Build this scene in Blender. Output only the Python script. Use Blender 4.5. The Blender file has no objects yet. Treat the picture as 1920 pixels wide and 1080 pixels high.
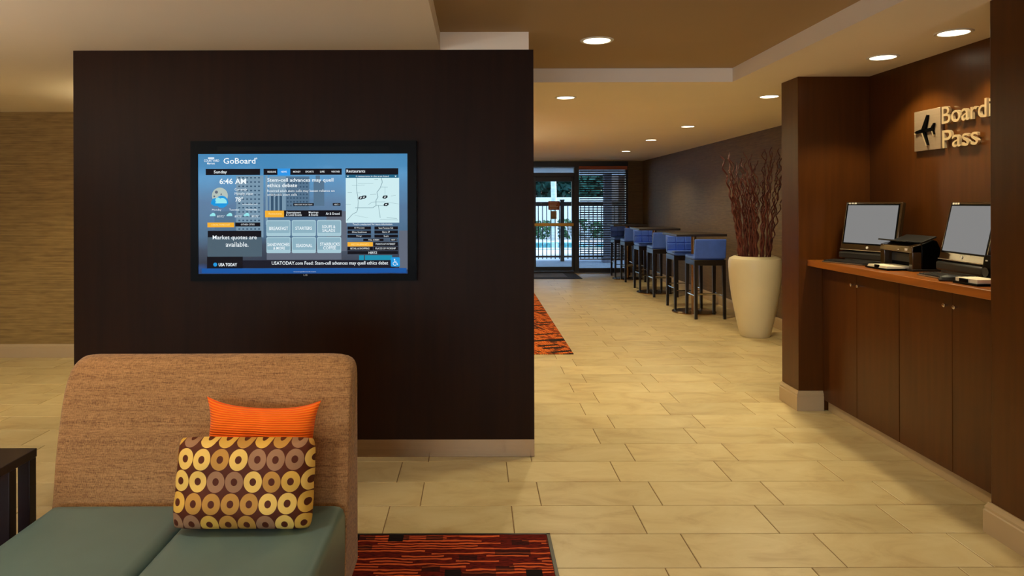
import bpy, bmesh, math, random
from mathutils import Vector, Matrix
random.seed(7)
sc = bpy.context.scene
R = math.radians

# ------------------------------------------------------------------ camera
F, VX, VY, H = 1330.0, 893.0, 382.0, 1.516      # focal length in px, vanishing point, eye height
cam_d = bpy.data.cameras.new('camera'); cam = bpy.data.objects.new('camera', cam_d)
sc.collection.objects.link(cam)
cam.location = (0, 0, H)
cam.rotation_euler = (R(90), R(0.15), 0)
cam_d.sensor_fit = 'HORIZONTAL'; cam_d.sensor_width = 36; cam_d.lens = F/1920*36
cam_d.shift_x = (960-VX)/1920; cam_d.shift_y = -(540-VY)/1920
cam_d.clip_start = 0.05; cam_d.clip_end = 200
sc.camera = cam

# ------------------------------------------------------------------ exposure, sky, big lights
EXPO = 0.1
vs = sc.view_settings
vs.view_transform = 'Standard'; vs.look = 'None'; vs.gamma = 1; vs.use_curve_mapping = False
vs.exposure = EXPO
sc.cycles.use_denoising = True; sc.cycles.use_adaptive_sampling = True; sc.cycles.adaptive_threshold = .02
sc.cycles.max_bounces = 8; sc.cycles.diffuse_bounces = 4; sc.cycles.glossy_bounces = 3; sc.cycles.transmission_bounces = 4; sc.cycles.transparent_max_bounces = 8
sc.cycles.sample_clamp_indirect = 6
sc.cycles.caustics_reflective = False; sc.cycles.caustics_refractive = False

w = bpy.data.worlds.new('sky'); sc.world = w; w.use_nodes = True
nt = w.node_tree; nt.nodes.clear()
sky = nt.nodes.new('ShaderNodeTexSky'); sky.sky_type = 'NISHITA'
sky.sun_disc = False; sky.sun_elevation = R(40); sky.sun_rotation = R(70)
bg = nt.nodes.new('ShaderNodeBackground'); bg.inputs[1].default_value = 0.85
wo = nt.nodes.new('ShaderNodeOutputWorld')
nt.links.new(sky.outputs[0], bg.inputs[0]); nt.links.new(bg.outputs[0], wo.inputs[0])

WARM = (1.0, 0.86, 0.52)
SOFTWHITE = (1.0, 0.88, 0.74)
COOL = (0.72, 0.80, 1.0)
def add_light(name, kind, loc, energy, color, rot=(0, 0, 0), **kw):
    d = bpy.data.lights.new(name, kind); d.energy = energy; d.color = color
    for k, v in kw.items(): setattr(d, k, v)
    o = bpy.data.objects.new(name, d); sc.collection.objects.link(o)
    o.location = loc; o.rotation_euler = rot
    return o
# added cool fill lights in place of daylight, at the added rear windows
for i, x in enumerate((-5.6, -2.6, 0.4)):
    add_light('window_daylight', 'AREA', (x, -5.93, 1.35), 70, COOL, (R(90), 0, 0), shape='RECTANGLE', size=2.2, size_y=1.7)

# ------------------------------------------------------------------ helpers
def lin(c):
    return tuple(((v/255)/12.92 if v/255 <= .04045 else (((v/255)+.055)/1.055)**2.4) for v in c)
def new_mat(name):
    m = bpy.data.materials.new(name); m.use_nodes = True
    n = m.node_tree.nodes; b = n['Principled BSDF']
    return m, n, m.node_tree.links, b
def N(n, t, **kw):
    x = n.new(t)
    for k, v in kw.items(): setattr(x, k, v)
    return x
def mat(name, col, rough=.5, metal=0, spec=.5, var=.0, scale=(8, 8, 8), bump=0, coat=0, bscale=None, detail=4):
    """plain procedural material: colour with noise variation and optional fine relief"""
    m, n, l, b = new_mat(name); c = lin(col)
    b.inputs['Roughness'].default_value = rough; b.inputs['Metallic'].default_value = metal
    b.inputs['Specular IOR Level'].default_value = spec; b.inputs['Coat Weight'].default_value = coat
    b.inputs['Coat Roughness'].default_value = .15
    tc = N(n, 'ShaderNodeTexCoord'); mp = N(n, 'ShaderNodeMapping'); mp.inputs['Scale'].default_value = scale
    l.new(tc.outputs['Object'], mp.inputs[0])
    nz = N(n, 'ShaderNodeTexNoise'); nz.inputs['Scale'].default_value = 1; nz.inputs['Detail'].default_value = detail
    l.new(mp.outputs[0], nz.inputs['Vector'])
    cr = N(n, 'ShaderNodeValToRGB')
    cr.color_ramp.elements[0].position = .3; cr.color_ramp.elements[1].position = .7
    cr.color_ramp.elements[0].color = tuple(v*(1-var) for v in c)+(1,)
    cr.color_ramp.elements[1].color = tuple(min(1, v*(1+var)) for v in c)+(1,)
    l.new(nz.outputs[0], cr.inputs[0]); l.new(cr.outputs[0], b.inputs['Base Color'])
    if bump:
        bp = N(n, 'ShaderNodeBump'); bp.inputs['Strength'].default_value = bump; bp.inputs['Distance'].default_value = .004
        if bscale:
            mp2 = N(n, 'ShaderNodeMapping'); mp2.inputs['Scale'].default_value = bscale
            l.new(tc.outputs['Object'], mp2.inputs[0])
            nz2 = N(n, 'ShaderNodeTexNoise'); nz2.inputs['Scale'].default_value = 1
            l.new(mp2.outputs[0], nz2.inputs['Vector']); l.new(nz2.outputs[0], bp.inputs['Height'])
        else:
            l.new(nz.outputs[0], bp.inputs['Height'])
        l.new(bp.outputs[0], b.inputs['Normal'])
    return m
KE = 1/2**EXPO
def glow(name, col, s=1.0):
    m, n, l, b = new_mat(name); c = lin(col)
    b.inputs['Base Color'].default_value = (0.01, 0.01, 0.01, 1)
    b.inputs['Roughness'].default_value = .5; b.inputs['Specular IOR Level'].default_value = .03
    b.inputs['Emission Color'].default_value = c+(1,); b.inputs['Emission Strength'].default_value = s*KE
    return m

class MB:
    def __init__(s): s.v = []; s.f = []; s.uv = None
    def add(s, vs, fs):
        o = len(s.v); s.v += [tuple(p) for p in vs]; s.f += [tuple(i+o for i in f) for f in fs]; return s
    def box(s, x0, x1, y0, y1, z0, z1):
        return s.add([(x0,y0,z0),(x1,y0,z0),(x1,y1,z0),(x0,y1,z0),(x0,y0,z1),(x1,y0,z1),(x1,y1,z1),(x0,y1,z1)],
                     [(0,3,2,1),(4,5,6,7),(0,1,5,4),(1,2,6,5),(2,3,7,6),(3,0,4,7)])
    def taper(s, c0, h0, c1, h1):
        """box from rectangle (centre c0, halves h0) to rectangle (c1, h1)"""
        vs = []
        for c, h in ((c0, h0), (c1, h1)):
            vs += [(c[0]-h[0],c[1]-h[1],c[2]),(c[0]+h[0],c[1]-h[1],c[2]),(c[0]+h[0],c[1]+h[1],c[2]),(c[0]-h[0],c[1]+h[1],c[2])]
        return s.add(vs, [(0,3,2,1),(4,5,6,7),(0,1,5,4),(1,2,6,5),(2,3,7,6),(3,0,4,7)])
    def prism(s, pts, axis, a, b):
        """polygon pts (2-D) extruded along axis from a to b"""
        def P(p, t):
            return {'x': (t, p[0], p[1]), 'y': (p[0], t, p[1]), 'z': (p[0], p[1], t)}[axis]
        k = len(pts); vs = [P(p, a) for p in pts]+[P(p, b) for p in pts]
        fs = [tuple(range(k)), tuple(range(2*k-1, k-1, -1))]+[(i, i+k, (i+1) % k+k, (i+1) % k) for i in range(k)]
        return s.add(vs, fs)
    def lathe(s, prof, n=32, c=(0, 0, 0)):
        vs = []; fs = []
        for r, z in prof:
            for i in range(n):
                a = 2*math.pi*i/n; vs.append((c[0]+r*math.cos(a), c[1]+r*math.sin(a), c[2]+z))
        for j in range(len(prof)-1):
            for i in range(n):
                fs.append((j*n+i, j*n+(i+1) % n, (j+1)*n+(i+1) % n, (j+1)*n+i))
        fs.append(tuple(range(n-1, -1, -1))); fs.append(tuple(range((len(prof)-1)*n, len(prof)*n)))
        return s.add(vs, fs)
    def tube(s, pts, rad, n=6):
        pts = [Vector(p) for p in pts]; vs = []; fs = []
        rs = rad if isinstance(rad, (list, tuple)) else [rad]*len(pts)
        for k, p in enumerate(pts):
            d = (pts[min(k+1, len(pts)-1)]-pts[max(k-1, 0)]).normalized()
            u = d.cross(Vector((0.13, 0.31, 0.94)) if abs(d.z) < .9 else Vector((1, 0, 0))).normalized(); v = d.cross(u)
            for i in range(n):
                a = 2*math.pi*i/n; vs.append(p+rs[k]*(math.cos(a)*u+math.sin(a)*v))
        for k in range(len(pts)-1):
            for i in range(n):
                fs.append((k*n+i, k*n+(i+1) % n, (k+1)*n+(i+1) % n, (k+1)*n+i))
        fs.append(tuple(range(n-1, -1, -1))); fs.append(tuple(range((len(pts)-1)*n, len(pts)*n)))
        return s.add(vs, fs)
    def build(s, name, m, parent=None, bevel=0, seg=2, smooth=False, loc=None):
        me = bpy.data.meshes.new(name); me.from_pydata(s.v, [], s.f)
        bm = bmesh.new(); bm.from_mesh(me); bmesh.ops.recalc_face_normals(bm, faces=bm.faces); bm.to_mesh(me); bm.free()
        if m: me.materials.append(m)
        o = bpy.data.objects.new(name, me); sc.collection.objects.link(o)
        if parent: o.parent = parent
        if loc: o.location = loc
        if bevel:
            b = o.modifiers.new('bevel', 'BEVEL'); b.width = bevel; b.segments = seg; b.limit_method = 'ANGLE'; b.angle_limit = R(40)
            if seg > 1: smooth = True
        if smooth:
            for p in me.polygons: p.use_smooth = True
            me.set_sharp_from_angle(angle=R(35))
        return o
def tag(o, label, cat, group=None, kind=None):
    o['label'] = label; o['category'] = cat
    if group: o['group'] = group
    if kind: o['kind'] = kind
    return o
def thing(name, label, cat, loc=(0, 0, 0), rz=0, group=None):
    o = bpy.data.objects.new(name, None); sc.collection.objects.link(o)
    o.location = loc; o.rotation_euler = (0, 0, rz); o.empty_display_size = .1
    return tag(o, label, cat, group)
def struct(name, mb, m, label, cat, bevel=0):
    return tag(mb.build(name, m, None, bevel), label, cat, kind='structure')
def copy_tree(o, parent=None):
    c = o.copy(); sc.collection.objects.link(c); c.parent = parent
    for ch in list(o.children):
        if ch.name in sc.objects: copy_tree(ch, c)
    return c
def text_geo(s, bold=0.0, extrude=0.0, res=3):
    cu = bpy.data.curves.new('t', 'FONT'); cu.body = s; cu.offset = bold; cu.extrude = extrude; cu.resolution_u = res
    ob = bpy.data.objects.new('t', cu); sc.collection.objects.link(ob)
    me = bpy.data.meshes.new_from_object(ob.evaluated_get(bpy.context.evaluated_depsgraph_get()))
    vs = [tuple(v.co) for v in me.vertices]; fs = [tuple(p.vertices) for p in me.polygons]
    bpy.data.objects.remove(ob); bpy.data.curves.remove(cu); bpy.data.meshes.remove(me)
    return vs, fs
def bbox(vs):
    xs = [v[0] for v in vs]; ys = [v[1] for v in vs]
    return min(xs), max(xs), min(ys), max(ys)
def Dz(py): return H*F/(py-VY)                     # depth of a floor point seen at image row py

# ------------------------------------------------------------------ materials
def tile_mat(name, per_island):
    m, n, l, b = new_mat(name)
    geo = N(n, 'ShaderNodeNewGeometry'); oi = N(n, 'ShaderNodeObjectInfo')
    rnd = geo.outputs['Random Per Island'] if per_island else oi.outputs['Random']
    mul = N(n, 'ShaderNodeMath', operation='MULTIPLY'); mul.inputs[1].default_value = 37; l.new(rnd, mul.inputs[0])
    va = N(n, 'ShaderNodeVectorMath', operation='ADD'); l.new(geo.outputs['Position'], va.inputs[0]); l.new(mul.outputs[0], va.inputs[1])
    mp = N(n, 'ShaderNodeMapping'); mp.inputs['Scale'].default_value = (2.4, 4.2, 1); mp.inputs['Rotation'].default_value = (0, 0, .5); l.new(va.outputs[0], mp.inputs[0])
    nz = N(n, 'ShaderNodeTexNoise'); nz.inputs['Scale'].default_value = 1.3; nz.inputs['Detail'].default_value = 8; nz.inputs['Roughness'].default_value = .62
    nz.inputs['Distortion'].default_value = .8
    l.new(mp.outputs[0], nz.inputs['Vector'])
    cr = N(n, 'ShaderNodeValToRGB'); e = cr.color_ramp.elements
    e[0].position = .28; e[0].color = lin((176, 150, 106))+(1,); e[1].position = .74; e[1].color = lin((208, 190, 146))+(1,)
    x = cr.color_ramp.elements.new(.5); x.color = lin((198, 177, 130))+(1,)
    l.new(nz.outputs[0], cr.inputs[0])
    hs = N(n, 'ShaderNodeHueSaturation'); mr = N(n, 'ShaderNodeMapRange'); mr.inputs[3].default_value = .92; mr.inputs[4].default_value = 1.07
    l.new(rnd, mr.inputs[0]); l.new(mr.outputs[0], hs.inputs['Value']); l.new(cr.outputs[0], hs.inputs['Color'])
    l.new(hs.outputs[0], b.inputs['Base Color'])
    b.inputs['Roughness'].default_value = .38; b.inputs['Specular IOR Level'].default_value = .45
    bp = N(n, 'ShaderNodeBump'); bp.inputs['Strength'].default_value = .04; bp.inputs['Distance'].default_value = .003
    l.new(nz.outputs[0], bp.inputs['Height']); l.new(bp.outputs[0], b.inputs['Normal'])
    return m
M = {}
M['tile'] = tile_mat('ceramic_tile', False); M['tile_far'] = tile_mat('ceramic_tile_field', True)
M['grout'] = mat('grout', (120, 92, 58), .9, var=.1)
M['ceiling'] = mat('ceiling_paint', (240, 228, 208), .85, var=.02, scale=(1, 1, 1), bump=.05, bscale=(60, 60, 60))
M['tray'] = mat('tray_paint', (166, 140, 104), .8, var=.03, scale=(1, 1, 1))
M['trimpaint'] = mat('baseboard_paint', (176, 150, 112), .5, var=.03, scale=(2, 2, 2))
M['wood'] = mat('espresso_veneer', (35, 16, 3), .45, spec=.1, var=.16, scale=(26, 26, 1.6), bump=.02)
M['wood2'] = mat('cabinet_veneer', (74, 38, 6), .32, spec=.22, var=.14, scale=(26, 26, 1.6), bump=.02)
M['counter'] = mat('counter_wood', (158, 88, 26), .28, spec=.5, var=.2, scale=(30, 2.2, 30), coat=.2)
M['steel'] = mat('brushed_steel', (156, 126, 92), .25, metal=1, var=.06, scale=(2, 2, 160))
_b = M['steel'].node_tree; _p = _b.nodes['Principled BSDF']; _p.inputs['Anisotropic'].default_value = .85
_t = _b.nodes.new('ShaderNodeTangent'); _t.direction_type = 'RADIAL'; _t.axis = 'Z'; _p.inputs['Anisotropic Rotation'].default_value = .25; _b.links.new(_t.outputs[0], _p.inputs['Tangent'])
M['chrome'] = mat('chrome', (215, 210, 200), .12, metal=1)
M['brass'] = mat('brass_bar', (190, 140, 60), .35, metal=.8, var=.05)
M['black'] = mat('black_plastic', (3, 3, 3), .3, spec=.05)
M['blackmatte'] = mat('black_matte_plastic', (20, 18, 17), .5)
M['stripblack'] = mat('dull_black_strip', (12, 11, 10), .5, spec=.1)
M['bronze'] = mat('bronze_aluminium', (24, 18, 15), .4, spec=.5)
M['darkleg'] = mat('espresso_leg', (22, 13, 10), .3, var=.1, scale=(20, 20, 2))
M['blue'] = mat('blue_leather', (68, 104, 204), .38, var=.08, scale=(14, 14, 14), bump=.06, bscale=(200, 200, 200))
M['ceramic'] = mat('cream_ceramic', (214, 200, 166), .35, var=.03, scale=(4, 4, 4))
M['branch'] = mat('willow_bark', (92, 40, 28), .6, var=.3, scale=(30, 30, 30))
M['teal'] = mat('teal_vinyl', (89, 111, 106), .42, var=.05, scale=(6, 6, 6), bump=.05, bscale=(300, 300, 300))
M['tabletop'] = mat('dark_table_laminate', (40, 30, 26), .4, var=.15, scale=(3, 30, 3))
M['tableleg'] = mat('dark_metal_leg', (34, 28, 28), .35, metal=.4)
M['paper'] = mat('paper', (238, 226, 200), .8)
M['patio'] = mat('patio_concrete', (150, 165, 180), .8, var=.06, scale=(3, 3, 3))
M['whitewall'] = mat('white_render', (228, 232, 232), .8, var=.04, scale=(1, 1, 1))
M['iron'] = mat('painted_iron', (14, 16, 18), .5)
M['leaf'] = mat('hedge_leaf', (46, 92, 52), .6, var=.45, scale=(9, 9, 9))
M['leaf2'] = mat('tree_leaf', (40, 96, 84), .6, var=.5, scale=(5, 5, 5))
M['trunk'] = mat('pale_trunk', (190, 196, 190), .8, var=.2, scale=(3, 3, 12))
M['extcol'] = mat('column_stucco', (96, 100, 118), .8, var=.06)
M['extwall'] = mat('brown_stucco', (84, 62, 52), .85, var=.08)
M['slat'] = mat('blind_slat', (74, 66, 66), .45, var=.03)
M['signred'] = mat('sign_brown', (150, 74, 40), .5)
M['signtan'] = mat('sign_tan', (140, 118, 84), .5)
M['mat'] = mat('mat_dark', (30, 30, 38), .95, var=.3, scale=(80, 80, 80), bump=.3)
M['mat2'] = mat('mat_grey', (96, 96, 104), .95, var=.3, scale=(80, 80, 80), bump=.3)
M['letter'] = mat('brushed_letter', (228, 206, 168), .3, metal=.75)
M['signpanel'] = mat('brushed_panel', (168, 146, 122), .42, metal=.7, var=.05, scale=(2, 2, 120))
M['silver'] = mat('silver_plastic', (150, 140, 124), .3, metal=.6)
M['bezelgold'] = mat('glossy_bezel', (52, 36, 20), .12, spec=.6)  # brown-gold colour stands in for reflections in black gloss
M['keys'] = mat('key_caps', (40, 38, 38), .5)
M['shade'] = mat('lamp_shade_fabric', (230, 214, 184), .8)
M['white'] = mat('white_plastic', (226, 222, 212), .5)
M['lamp'] = glow('lamp_lens', (255, 240, 205), 9)
M['monscreen'] = glow('monitor_screen_grey', (127, 127, 127), 1.0)
def glass_mat():
    m, n, l, b = new_mat('clear_glass')
    out = n['Material Output']; tr = N(n, 'ShaderNodeBsdfTransparent'); tr.inputs[0].default_value = (.9, .95, .96, 1)
    gl = N(n, 'ShaderNodeBsdfGlossy'); gl.inputs['Roughness'].default_value = .02
    fr = N(n, 'ShaderNodeFresnel'); fr.inputs[0].default_value = 1.45
    mx = N(n, 'ShaderNodeMixShader'); l.new(fr.outputs[0], mx.inputs[0]); l.new(tr.outputs[0], mx.inputs[1]); l.new(gl.outputs[0], mx.inputs[2])
    l.new(mx.outputs[0], out.inputs[0]); return m
M['glass'] = glass_mat()
def water_mat():
    m = mat('pool_water', (60, 190, 205), .08, var=.08, scale=(1.5, 1.5, 1.5), bump=.1, bscale=(3, 3, 3)); return m
M['water'] = water_mat()
def wallpaper(name, c0, c1, axis):
    """grasscloth: fine horizontal fibres with soft panel variation"""
    m, n, l, b = new_mat(name)
    geo = N(n, 'ShaderNodeNewGeometry')
    def nz(scale, det, rough=.6):
        mp = N(n, 'ShaderNodeMapping'); mp.inputs['Scale'].default_value = scale; l.new(geo.outputs['Position'], mp.inputs[0])
        z = N(n, 'ShaderNodeTexNoise'); z.inputs['Scale'].default_value = 1; z.inputs['Detail'].default_value = det; z.inputs['Roughness'].default_value = rough
        l.new(mp.outputs[0], z.inputs['Vector']); return z
    a = nz((1.6, 1.6, 130), 3); c = nz((.9, .9, .5), 2); d = nz((6, 6, 42), 2)
    m1 = N(n, 'ShaderNodeMath', operation='MULTIPLY_ADD'); m1.inputs[1].default_value = .6; l.new(a.outputs[0], m1.inputs[0])
    m2 = N(n, 'ShaderNodeMath', operation='MULTIPLY'); m2.inputs[1].default_value = .4; l.new(d.outputs[0], m2.inputs[0]); l.new(m2.outputs[0], m1.inputs[2])
    cr = N(n, 'ShaderNodeValToRGB'); e = cr.color_ramp.elements; e[0].position = .34; e[0].color = lin(c0)+(1,); e[1].position = .66; e[1].color = lin(c1)+(1,)
    l.new(m1.outputs[0], cr.inputs[0])
    hs = N(n, 'ShaderNodeHueSaturation'); mr = N(n, 'ShaderNodeMapRange'); mr.inputs[3].default_value = .85; mr.inputs[4].default_value = 1.15
    l.new(c.outputs[0], mr.inputs[0]); l.new(mr.outputs[0], hs.inputs['Value']); l.new(cr.outputs[0], hs.inputs['Color']); l.new(hs.outputs[0], b.inputs['Base Color'])
    b.inputs['Roughness'].default_value = .6; b.inputs['Specular IOR Level'].default_value = .3
    bp = N(n, 'ShaderNodeBump'); bp.inputs['Strength'].default_value = .25; bp.inputs['Distance'].default_value = .002
    l.new(m1.outputs[0], bp.inputs['Height']); l.new(bp.outputs[0], b.inputs['Normal'])
    return m
M['paper_left'] = wallpaper('grasscloth_olive', (112, 86, 44), (158, 128, 74), 'x')
M['paper_right'] = wallpaper('grasscloth_brown', (78, 61, 40), (106, 85, 57), 'y')
def sofa_fabric():
    m, n, l, b = new_mat('tweed_fabric')
    tc = N(n, 'ShaderNodeTexCoord')
    def nz(scale, det):
        mp = N(n, 'ShaderNodeMapping'); mp.inputs['Scale'].default_value = scale; l.new(tc.outputs['Object'], mp.inputs[0])
        z = N(n, 'ShaderNodeTexNoise'); z.inputs['Scale'].default_value = 1; z.inputs['Detail'].default_value = det
        l.new(mp.outputs[0], z.inputs['Vector']); return z
    a = nz((40, 40, 560), 2); c = nz((560, 60, 130), 2); d = nz((4, 4, 110), 3)
    m1 = N(n, 'ShaderNodeMath', operation='ADD'); l.new(a.outputs[0], m1.inputs[0]); l.new(c.outputs[0], m1.inputs[1])
    m2 = N(n, 'ShaderNodeMath', operation='MULTIPLY_ADD'); m2.inputs[1].default_value = .42; l.new(m1.outputs[0], m2.inputs[0])
    m3 = N(n, 'ShaderNodeMath', operation='MULTIPLY'); m3.inputs[1].default_value = .2; l.new(d.outputs[0], m3.inputs[0]); l.new(m3.outputs[0], m2.inputs[2])
    cr = N(n, 'ShaderNodeValToRGB'); e = cr.color_ramp.elements; e[0].position = .38; e[0].color = lin((104, 68, 36))+(1,); e[1].position = .62; e[1].color = lin((178, 132, 82))+(1,)
    l.new(m2.outputs[0], cr.inputs[0]); l.new(cr.outputs[0], b.inputs['Base Color'])
    b.inputs['Roughness'].default_value = .85; b.inputs['Specular IOR Level'].default_value = .2; b.inputs['Sheen Weight'].default_value = .15
    bp = N(n, 'ShaderNodeBump'); bp.inputs['Strength'].default_value = .35; bp.inputs['Distance'].default_value = .002
    l.new(m1.outputs[0], bp.inputs['Height']); l.new(bp.outputs[0], b.inputs['Normal'])
    return m
M['tweed'] = sofa_fabric()
def rug_mat(name, rot, dark, mid, hot, gain):
    """loop-pile rug: short orange dashes over dark red, with black bars"""
    m, n, l, b = new_mat(name)
    geo = N(n, 'ShaderNodeNewGeometry'); mp0 = N(n, 'ShaderNodeMapping'); mp0.inputs['Rotation'].default_value = (0, 0, rot); l.new(geo.outputs['Position'], mp0.inputs[0])
    def nz(scale, det):
        mp = N(n, 'ShaderNodeMapping'); mp.inputs['Scale'].default_value = scale; l.new(mp0.outputs[0], mp.inputs[0])
        z = N(n, 'ShaderNodeTexNoise'); z.inputs['Scale'].default_value = 1; z.inputs['Detail'].default_value = det
        l.new(mp.outputs[0], z.inputs['Vector']); return z
    def mth(op, x_, y_=None):
        q = N(n, 'ShaderNodeMath', operation=op)
        for i_, v_ in enumerate((x_, y_)):
            if v_ is None: continue
            if isinstance(v_, (int, float)): q.inputs[i_].default_value = v_
            else: l.new(v_, q.inputs[i_])
        return q.outputs[0]
    sp0 = N(n, 'ShaderNodeSeparateXYZ'); l.new(mp0.outputs[0], sp0.inputs[0])
    wob = nz((9, 12, 1), 2); yy = mth('ADD', mth('MULTIPLY', sp0.outputs[1], 44), mth('MULTIPLY', wob.outputs[0], 1.6))
    row = mth('FLOOR', yy); fr = mth('ABSOLUTE', mth('SUBTRACT', mth('FRACT', yy), .5))
    rw1 = N(n, 'ShaderNodeTexWhiteNoise', noise_dimensions='1D'); l.new(row, rw1.inputs['W'])
    col = mth('FLOOR', mth('ADD', mth('MULTIPLY', sp0.outputs[0], 5.5), mth('MULTIPLY', rw1.outputs['Value'], 9)))
    cb0 = N(n, 'ShaderNodeCombineXYZ'); l.new(col, cb0.inputs[0]); l.new(row, cb0.inputs[1])
    wn0 = N(n, 'ShaderNodeTexWhiteNoise', noise_dimensions='2D'); l.new(cb0.outputs[0], wn0.inputs['Vector'])
    dash = mth('MULTIPLY', mth('LESS_THAN', fr, mth('ADD', .10, mth('MULTIPLY', wn0.outputs['Value'], .18))), mth('GREATER_THAN', wn0.outputs['Value'], .42-gain))
    fine = nz((30, 160, 1), 2)
    cr0 = N(n, 'ShaderNodeValToRGB'); e = cr0.color_ramp.elements; e[0].position = .35; e[0].color = lin(dark)+(1,); e[1].position = .65; e[1].color = lin(mid)+(1,); l.new(fine.outputs[0], cr0.inputs[0])
    cr = N(n, 'ShaderNodeMix', data_type='RGBA'); l.new(dash, cr.inputs[0]); l.new(cr0.outputs[0], cr.inputs[6]); cr.inputs[7].default_value = lin(hot)+(1,)
    a = fine
    # random dark cells: narrow long bars and small blocks
    def cells(scale, thr):
        mp = N(n, 'ShaderNodeMapping'); mp.inputs['Scale'].default_value = scale; l.new(mp0.outputs[0], mp.inputs[0])
        fl = N(n, 'ShaderNodeVectorMath', operation='FLOOR'); l.new(mp.outputs[0], fl.inputs[0])
        sp = N(n, 'ShaderNodeSeparateXYZ'); l.new(fl.outputs[0], sp.inputs[0]); cb = N(n, 'ShaderNodeCombineXYZ'); l.new(sp.outputs[0], cb.inputs[0]); l.new(sp.outputs[1], cb.inputs[1])
        wn = N(n, 'ShaderNodeTexWhiteNoise', noise_dimensions='2D'); l.new(cb.outputs[0], wn.inputs['Vector'])
        lt = N(n, 'ShaderNodeMath', operation='LESS_THAN'); lt.inputs[1].default_value = thr; l.new(wn.outputs['Value'], lt.inputs[0]); return lt
    c1 = cells((15, 4.1, 1), .13); c2 = cells((13, 22, 1), .12)
    mx = N(n, 'ShaderNodeMath', operation='MAXIMUM'); l.new(c1.outputs[0], mx.inputs[0])
    h = N(n, 'ShaderNodeMath', operation='MULTIPLY'); h.inputs[1].default_value = .7; l.new(c2.outputs[0], h.inputs[0]); l.new(h.outputs[0], mx.inputs[1])
    mix = N(n, 'ShaderNodeMix', data_type='RGBA'); l.new(mx.outputs[0], mix.inputs[0]); l.new(cr.outputs[2], mix.inputs[6]); mix.inputs[7].default_value = lin((26, 16, 16))+(1,)
    l.new(mix.outputs[2], b.inputs['Base Color']); b.inputs['Roughness'].default_value = .95; b.inputs['Specular IOR Level'].default_value = .1
    bp = N(n, 'ShaderNodeBump'); bp.inputs['Strength'].default_value = .5; bp.inputs['Distance'].default_value = .004
    l.new(a.outputs[0], bp.inputs['Height']); l.new(bp.outputs[0], b.inputs['Normal'])
    return m
M['rug'] = rug_mat('rug_near', 0, (58, 12, 10), (112, 28, 16), (206, 92, 46), 0)
M['rug2'] = rug_mat('rug_far', R(70), (96, 40, 16), (150, 62, 22), (224, 122, 50), .12)

# ------------------------------------------------------------------ floor with individual tiles
ZC, ZT = 2.44, 2.546
FX0, FX1, FY0, FY1 = -8.0, 3.7, -6.0, 15.5
floor = struct('floor', MB().box(FX0, FX1, FY0, FY1+.02, -.15, -.0025), M['grout'], 'pale beige tiled lobby floor running to the glass door', 'floor')
TW, TR, YL0 = .6093, .305, 3.865
def tile_geo(mb, x0, x1, y0, y1):
    g = .0022; c = .002; x0 += g; x1 -= g; y0 += g; y1 -= g
    mb.add([(x0,y0,-.006),(x1,y0,-.006),(x1,y1,-.006),(x0,y1,-.006),(x0,y0,-c),(x1,y0,-c),(x1,y1,-c),(x0,y1,-c),
            (x0+c,y0+c,0),(x1-c,y0+c,0),(x1-c,y1-c,0),(x0+c,y1-c,0)],
           [(0,1,5,4),(1,2,6,5),(2,3,7,6),(3,0,4,7),(4,5,9,8),(5,6,10,9),(6,7,11,10),(7,4,8,11),(8,9,10,11)])
tm = MB(); tile_geo(tm, 0, TW, 0, TR)
first_tile = tm.build('tile', M['tile'], floor); tile_me = first_tile.data; n_tile = 0
rest = MB()
for r in range(-33, 40):
    y0 = YL0+r*TR; y1 = y0+TR
    if y1 < FY0 or y0 > FY1: continue
    off = .172 if r % 2 == 0 else .323
    k0 = math.floor((FX0-off)/TW)
    for k in range(k0, k0+22):
        x0 = off+k*TW; x1 = x0+TW
        if x1 <= FX0 or x0 >= FX1: continue
        full = x0 >= FX0 and x1 <= FX1 and y0 >= FY0 and y1 <= FY1
        xc, yc = (x0+x1)/2, (y0+y1)/2
        vis = False
        if 2.75 < yc < 9.6 and full:
            pl, pr = VX+F*x0/yc, VX+F*x1/yc
            if pr > 0 and pl < 1920 and VY+F*H/yc < 1110:
                if pr > 660 and (yc < 4.3 or pl > 985-60) and x0 < (2.56 if yc < 5.2 else 3.6): vis = True
                if pr > 0 and pl < 140 and 3.2 < yc < 7.05: vis = True
        if vis and n_tile < 300:
            o = first_tile if n_tile == 0 else bpy.data.objects.new('tile', tile_me)
            if n_tile: sc.collection.objects.link(o); o.parent = floor
            o.location = (x0, y0, 0); n_tile += 1
        else:
            tile_geo(rest, max(x0, FX0), min(x1, FX1), max(y0, FY0), min(y1, FY1))
o = rest.build('tile_field', M['tile_far'], floor); o['kind'] = 'stuff'
print('tiles', n_tile)

# ------------------------------------------------------------------ ceiling with raised tray
AX0, AX1, AY0, AY1 = -.215, 1.957, -1.6, 5.41
BX0, BX1, BY0, BY1 = -2.415, .345, 4.254, 5.45
NX = .317
c = MB()
c.box(FX0, AX0, FY0, 15.7, ZC, ZC+.3).box(AX1, 5, FY0, 15.7, ZC, ZC+.3).box(AX0, AX1, FY0, AY0, ZC, ZC+.3)
c.box(AX0, AX1, AY1, 15.7, ZC, ZC+.3).box(AX0, NX, BY0, AY1, ZC, ZC+.3)
struct('ceiling', c, M['ceiling'], 'cream painted ceiling and soffits around the raised tray', 'ceiling')
struct('ceiling_tray', MB().box(AX0-.1, AX1+.1, AY0-.1, AY1+.1, ZT, ZT+.15), M['tray'], 'recessed tan ceiling tray above the lobby floor', 'ceiling')

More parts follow.
